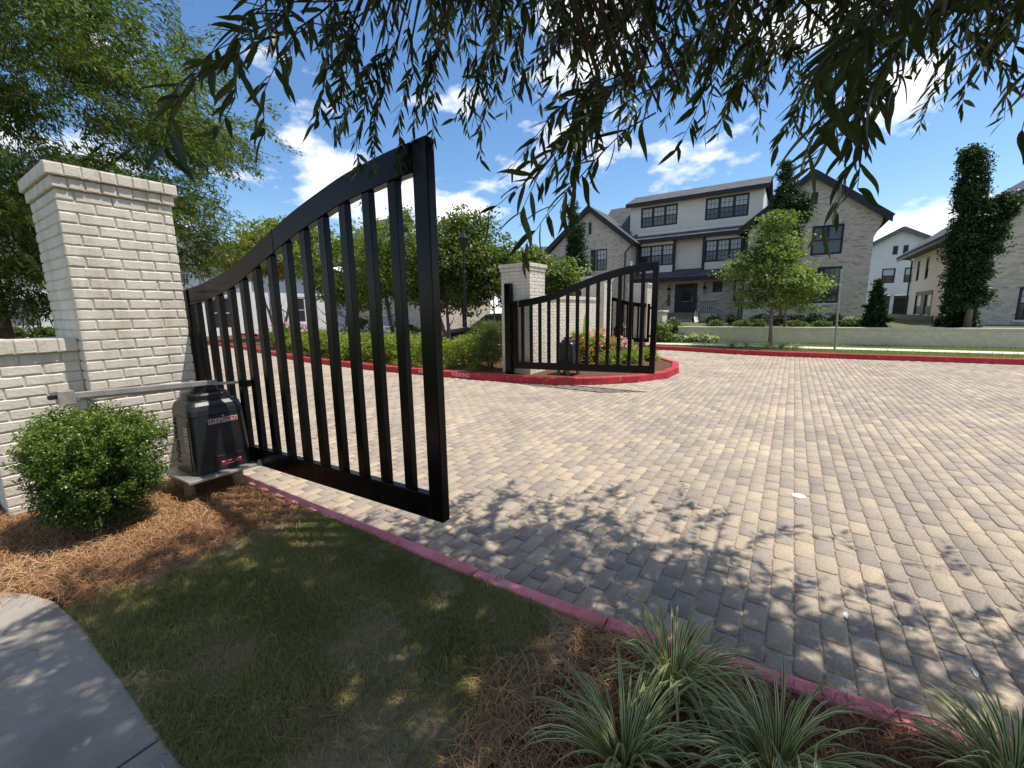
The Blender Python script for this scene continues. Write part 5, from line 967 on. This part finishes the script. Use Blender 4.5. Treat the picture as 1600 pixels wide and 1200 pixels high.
slab(W1, 'roof', [(-14.5, 32.4, 5.15), (17.3, 32.4, 5.15), (13.6, 37, 8.5), (-10, 37, 8.5)], .15); slab(W1, 'roof', [(17.3, 41.6, 5.15), (17.3, 32.4, 5.15), (13.6, 37, 8.5)], .15); slab(W1, 'roof', [(17.3, 32.4, 5.1), (26.5, 32.4, 5.1), (26.5, 37, 6.4), (17.3, 37, 6.4)], .12)
W2 = thing('white_house', 'tall white house with steep grey roof above the garden trees', 'house', (33, 31, .0)); F = FY(31); w2 = [(27.5, 29, .9, 2.8), (31, 32.5, .9, 2.8), (36, 37.5, .9, 2.8)]; wall(W2, 'front_wall', F, 26.2, 41, -.05, 6.3, 'white_wall_brick', w2); mb = MB(); g = [(26.2, 6.3), (41, 6.3), (33.6, 11.4)]; mb.face([F(*p) for p in g], g); mb.build('gable', 'white_wall_brick', W2)
for a in w2: window(W2, F, *a, 1, .1, 'trim_white', blind=False, muntin=False)
slab(W2, 'roof', [(25.3, 29.5, 6.1), (25.3, 42, 6.1), (33.6, 37, 12.0), (33.6, 32, 12.0)], .18); slab(W2, 'roof', [(41.8, 29.5, 6.1), (41.8, 42, 6.1), (33.6, 37, 12.0), (33.6, 32, 12.0)], .18); slab(W2, 'roof', [(25.3, 29.5, 6.1), (41.8, 29.5, 6.1), (33.6, 32, 12.0)], .18)
T_ = thing('tan_house', 'tan brick house wall with white siding above, behind the lamp post', 'house', (30, 22, .0)); F = FY(22); wall(T_, 'brick_wall', F, 25.5, 35, -.05, 2.65, 'house_brick'); wall(T_, 'siding_wall', FY(21.98), 25.5, 35, 2.66, 5.6, 'white_siding'); wall(T_, 'side_wall', frame((35, 22, 0), (0, 1, 0), (1, 0, 0)), 0, 9, -.05, 5.6, 'house_brick'); wall(T_, 'side_wall', frame((25.5, 22, 0), (0, 1, 0), (-1, 0, 0)), 0, 9, -.05, 5.6, 'house_brick')
slab(T_, 'roof', [(25.1, 21.5, 5.55), (35.4, 21.5, 5.55), (33, 26, 8.2), (27.5, 26, 8.2)], .15)
Hb = thing('back_house', 'grey roofed house partly seen left of the brick gable', 'house', (36, 16, 0)); F = FX(38); wall(Hb, 'front_wall', F, -21, -13, -.05, 5.2, 'house_brick'); slab(Hb, 'roof', [(37.5, 21.5, 5.1), (37.5, 12.6, 5.1), (43, 13, 8.6), (43, 21, 8.6)], .16); wall(Hb, 'side_wall', frame((38, 13, 0), (1, 0, 0), (0, -1, 0)), 0, 8, -.05, 5.2, 'house_brick')

# ------------------------------------------------------------------ lamp post, sign post, cars
lp = thing('lamp_post', 'black lamp post standing on the island among the trees', 'lamp post', (9.9, 4.6, .1)); mb = MB(); mb.tube([(9.9, 4.6, .1), (9.9, 4.6, .5), (9.9, 4.6, .52), (9.9, 4.6, 3.4)], [.075, .07, .04, .035], 10); mb.build('pole', 'lamp_black', lp)
mb = MB(); mb.loft([[(9.9 + r * math.cos(a), 4.6 + r * math.sin(a), z) for a in [math.pi / 3 * i for i in range(6)]] for r, z in ((.06, 3.4), (.14, 3.75), (.16, 3.78), (.05, 3.95), (.015, 4.1))]); mb.build('lantern', 'lamp_black', lp)
sp_ = thing('sign_post', 'bare grey metal post on the far verge', 'post', (16.2, -5.46, .11)); mb = MB(); a = Vector((16.2, -5.46, .08)); b = Vector((16.22, -5.40, 2.65)); s = Vector((0, 1, 0)) * .03; d = Vector((1, 0, 0)) * .02; mb.loft([[p - s, p - s * .5 - d, p + s * .5 - d, p + s, p + s * .5 - d * .4, p - s * .5 - d * .4] for p in (a, b)]); mb.build('channel', 'galvanised', sp_)
def car(label, x, y, mname):
    t = thing('parked_car', label, 'car', (x, y, 0)); L, W = 4.5, .9; prof = [(-2.25, .45, .62), (-2.1, .3, .74), (-1.3, .28, .86), (-.75, .28, .90), (.9, .28, .92), (1.7, .28, .90), (2.15, .32, .82), (2.25, .45, .66)]
    mb = MB(); mb.loft([[(x - W * k, y - q, z0) if i == 0 else (x + W * k * sx_, y - q, zz_) for i, (sx_, zz_) in enumerate(((-1, z0), (1, z0), (1, z0 + (z1 - z0) * .7), (.86, z1), (-.86, z1), (-1, z0 + (z1 - z0) * .7)))] for q, z0, z1 in prof for k in ((.82 if abs(q) > 2.2 else .96 if abs(q) > 2 else 1),)]); mb.build('body', mname, t, bevel=.03)
    mb = MB(); cab = [(-.85, .88, .89), (-.2, .80, 1.36), (.8, .80, 1.38), (1.65, .90, .92)]; mb.loft([[(x - .80, y - q, .86), (x + .80, y - q, .86), (x + .58 * (1 if zt > 1 else 1.35), y - q, zt), (x - .58 * (1 if zt > 1 else 1.35), y - q, zt)] for q, _, zt in cab]); mb.build('cabin_glass', 'glass', t, bevel=.02)
    mb = MB(); mb.loft([[(x - .56, y - q, z), (x + .56, y - q, z), (x + .54, y - q, z + .03), (x - .54, y - q, z + .03)] for q, z in ((-.2, 1.361), (.3, 1.40), (.8, 1.381))]); mb.build('roof', mname, t)
    for sx_ in (-1, 1):
        for q in (-1.4, 1.35):
            mb = MB(); k = 16; mb.loft([[(x + sx_ * dx_, y - q + r * math.cos(a), .33 + r * math.sin(a)) for a in [2 * math.pi * i / k for i in range(k)]] for dx_, r in ((.70, .31), (.71, .33), (.91, .33), (.915, .30))]); w = mb.build('wheel', 'tyre', t); mb = MB(); mb.loft([[(x + sx_ * dx_, y - q + .2 * math.cos(a), .33 + .2 * math.sin(a)) for a in [2 * math.pi * i / k for i in range(k)]] for dx_ in (.90, .922)]); mb.build('rim', 'galvanised', w)
        mb = MB(); mb.box((x + sx_ * .6 - .14, y + 2.16, .58), (x + sx_ * .6 + .14, y + 2.235, .70)); mb.build('headlight', 'blind', t)
    return t
car('dark car in the second lane behind the feathery shrub', 13.9, 6.2, 'car_dark'); car('silver car behind the hedge near the white hydrangeas', 13.7, 14.0, 'car_silver')
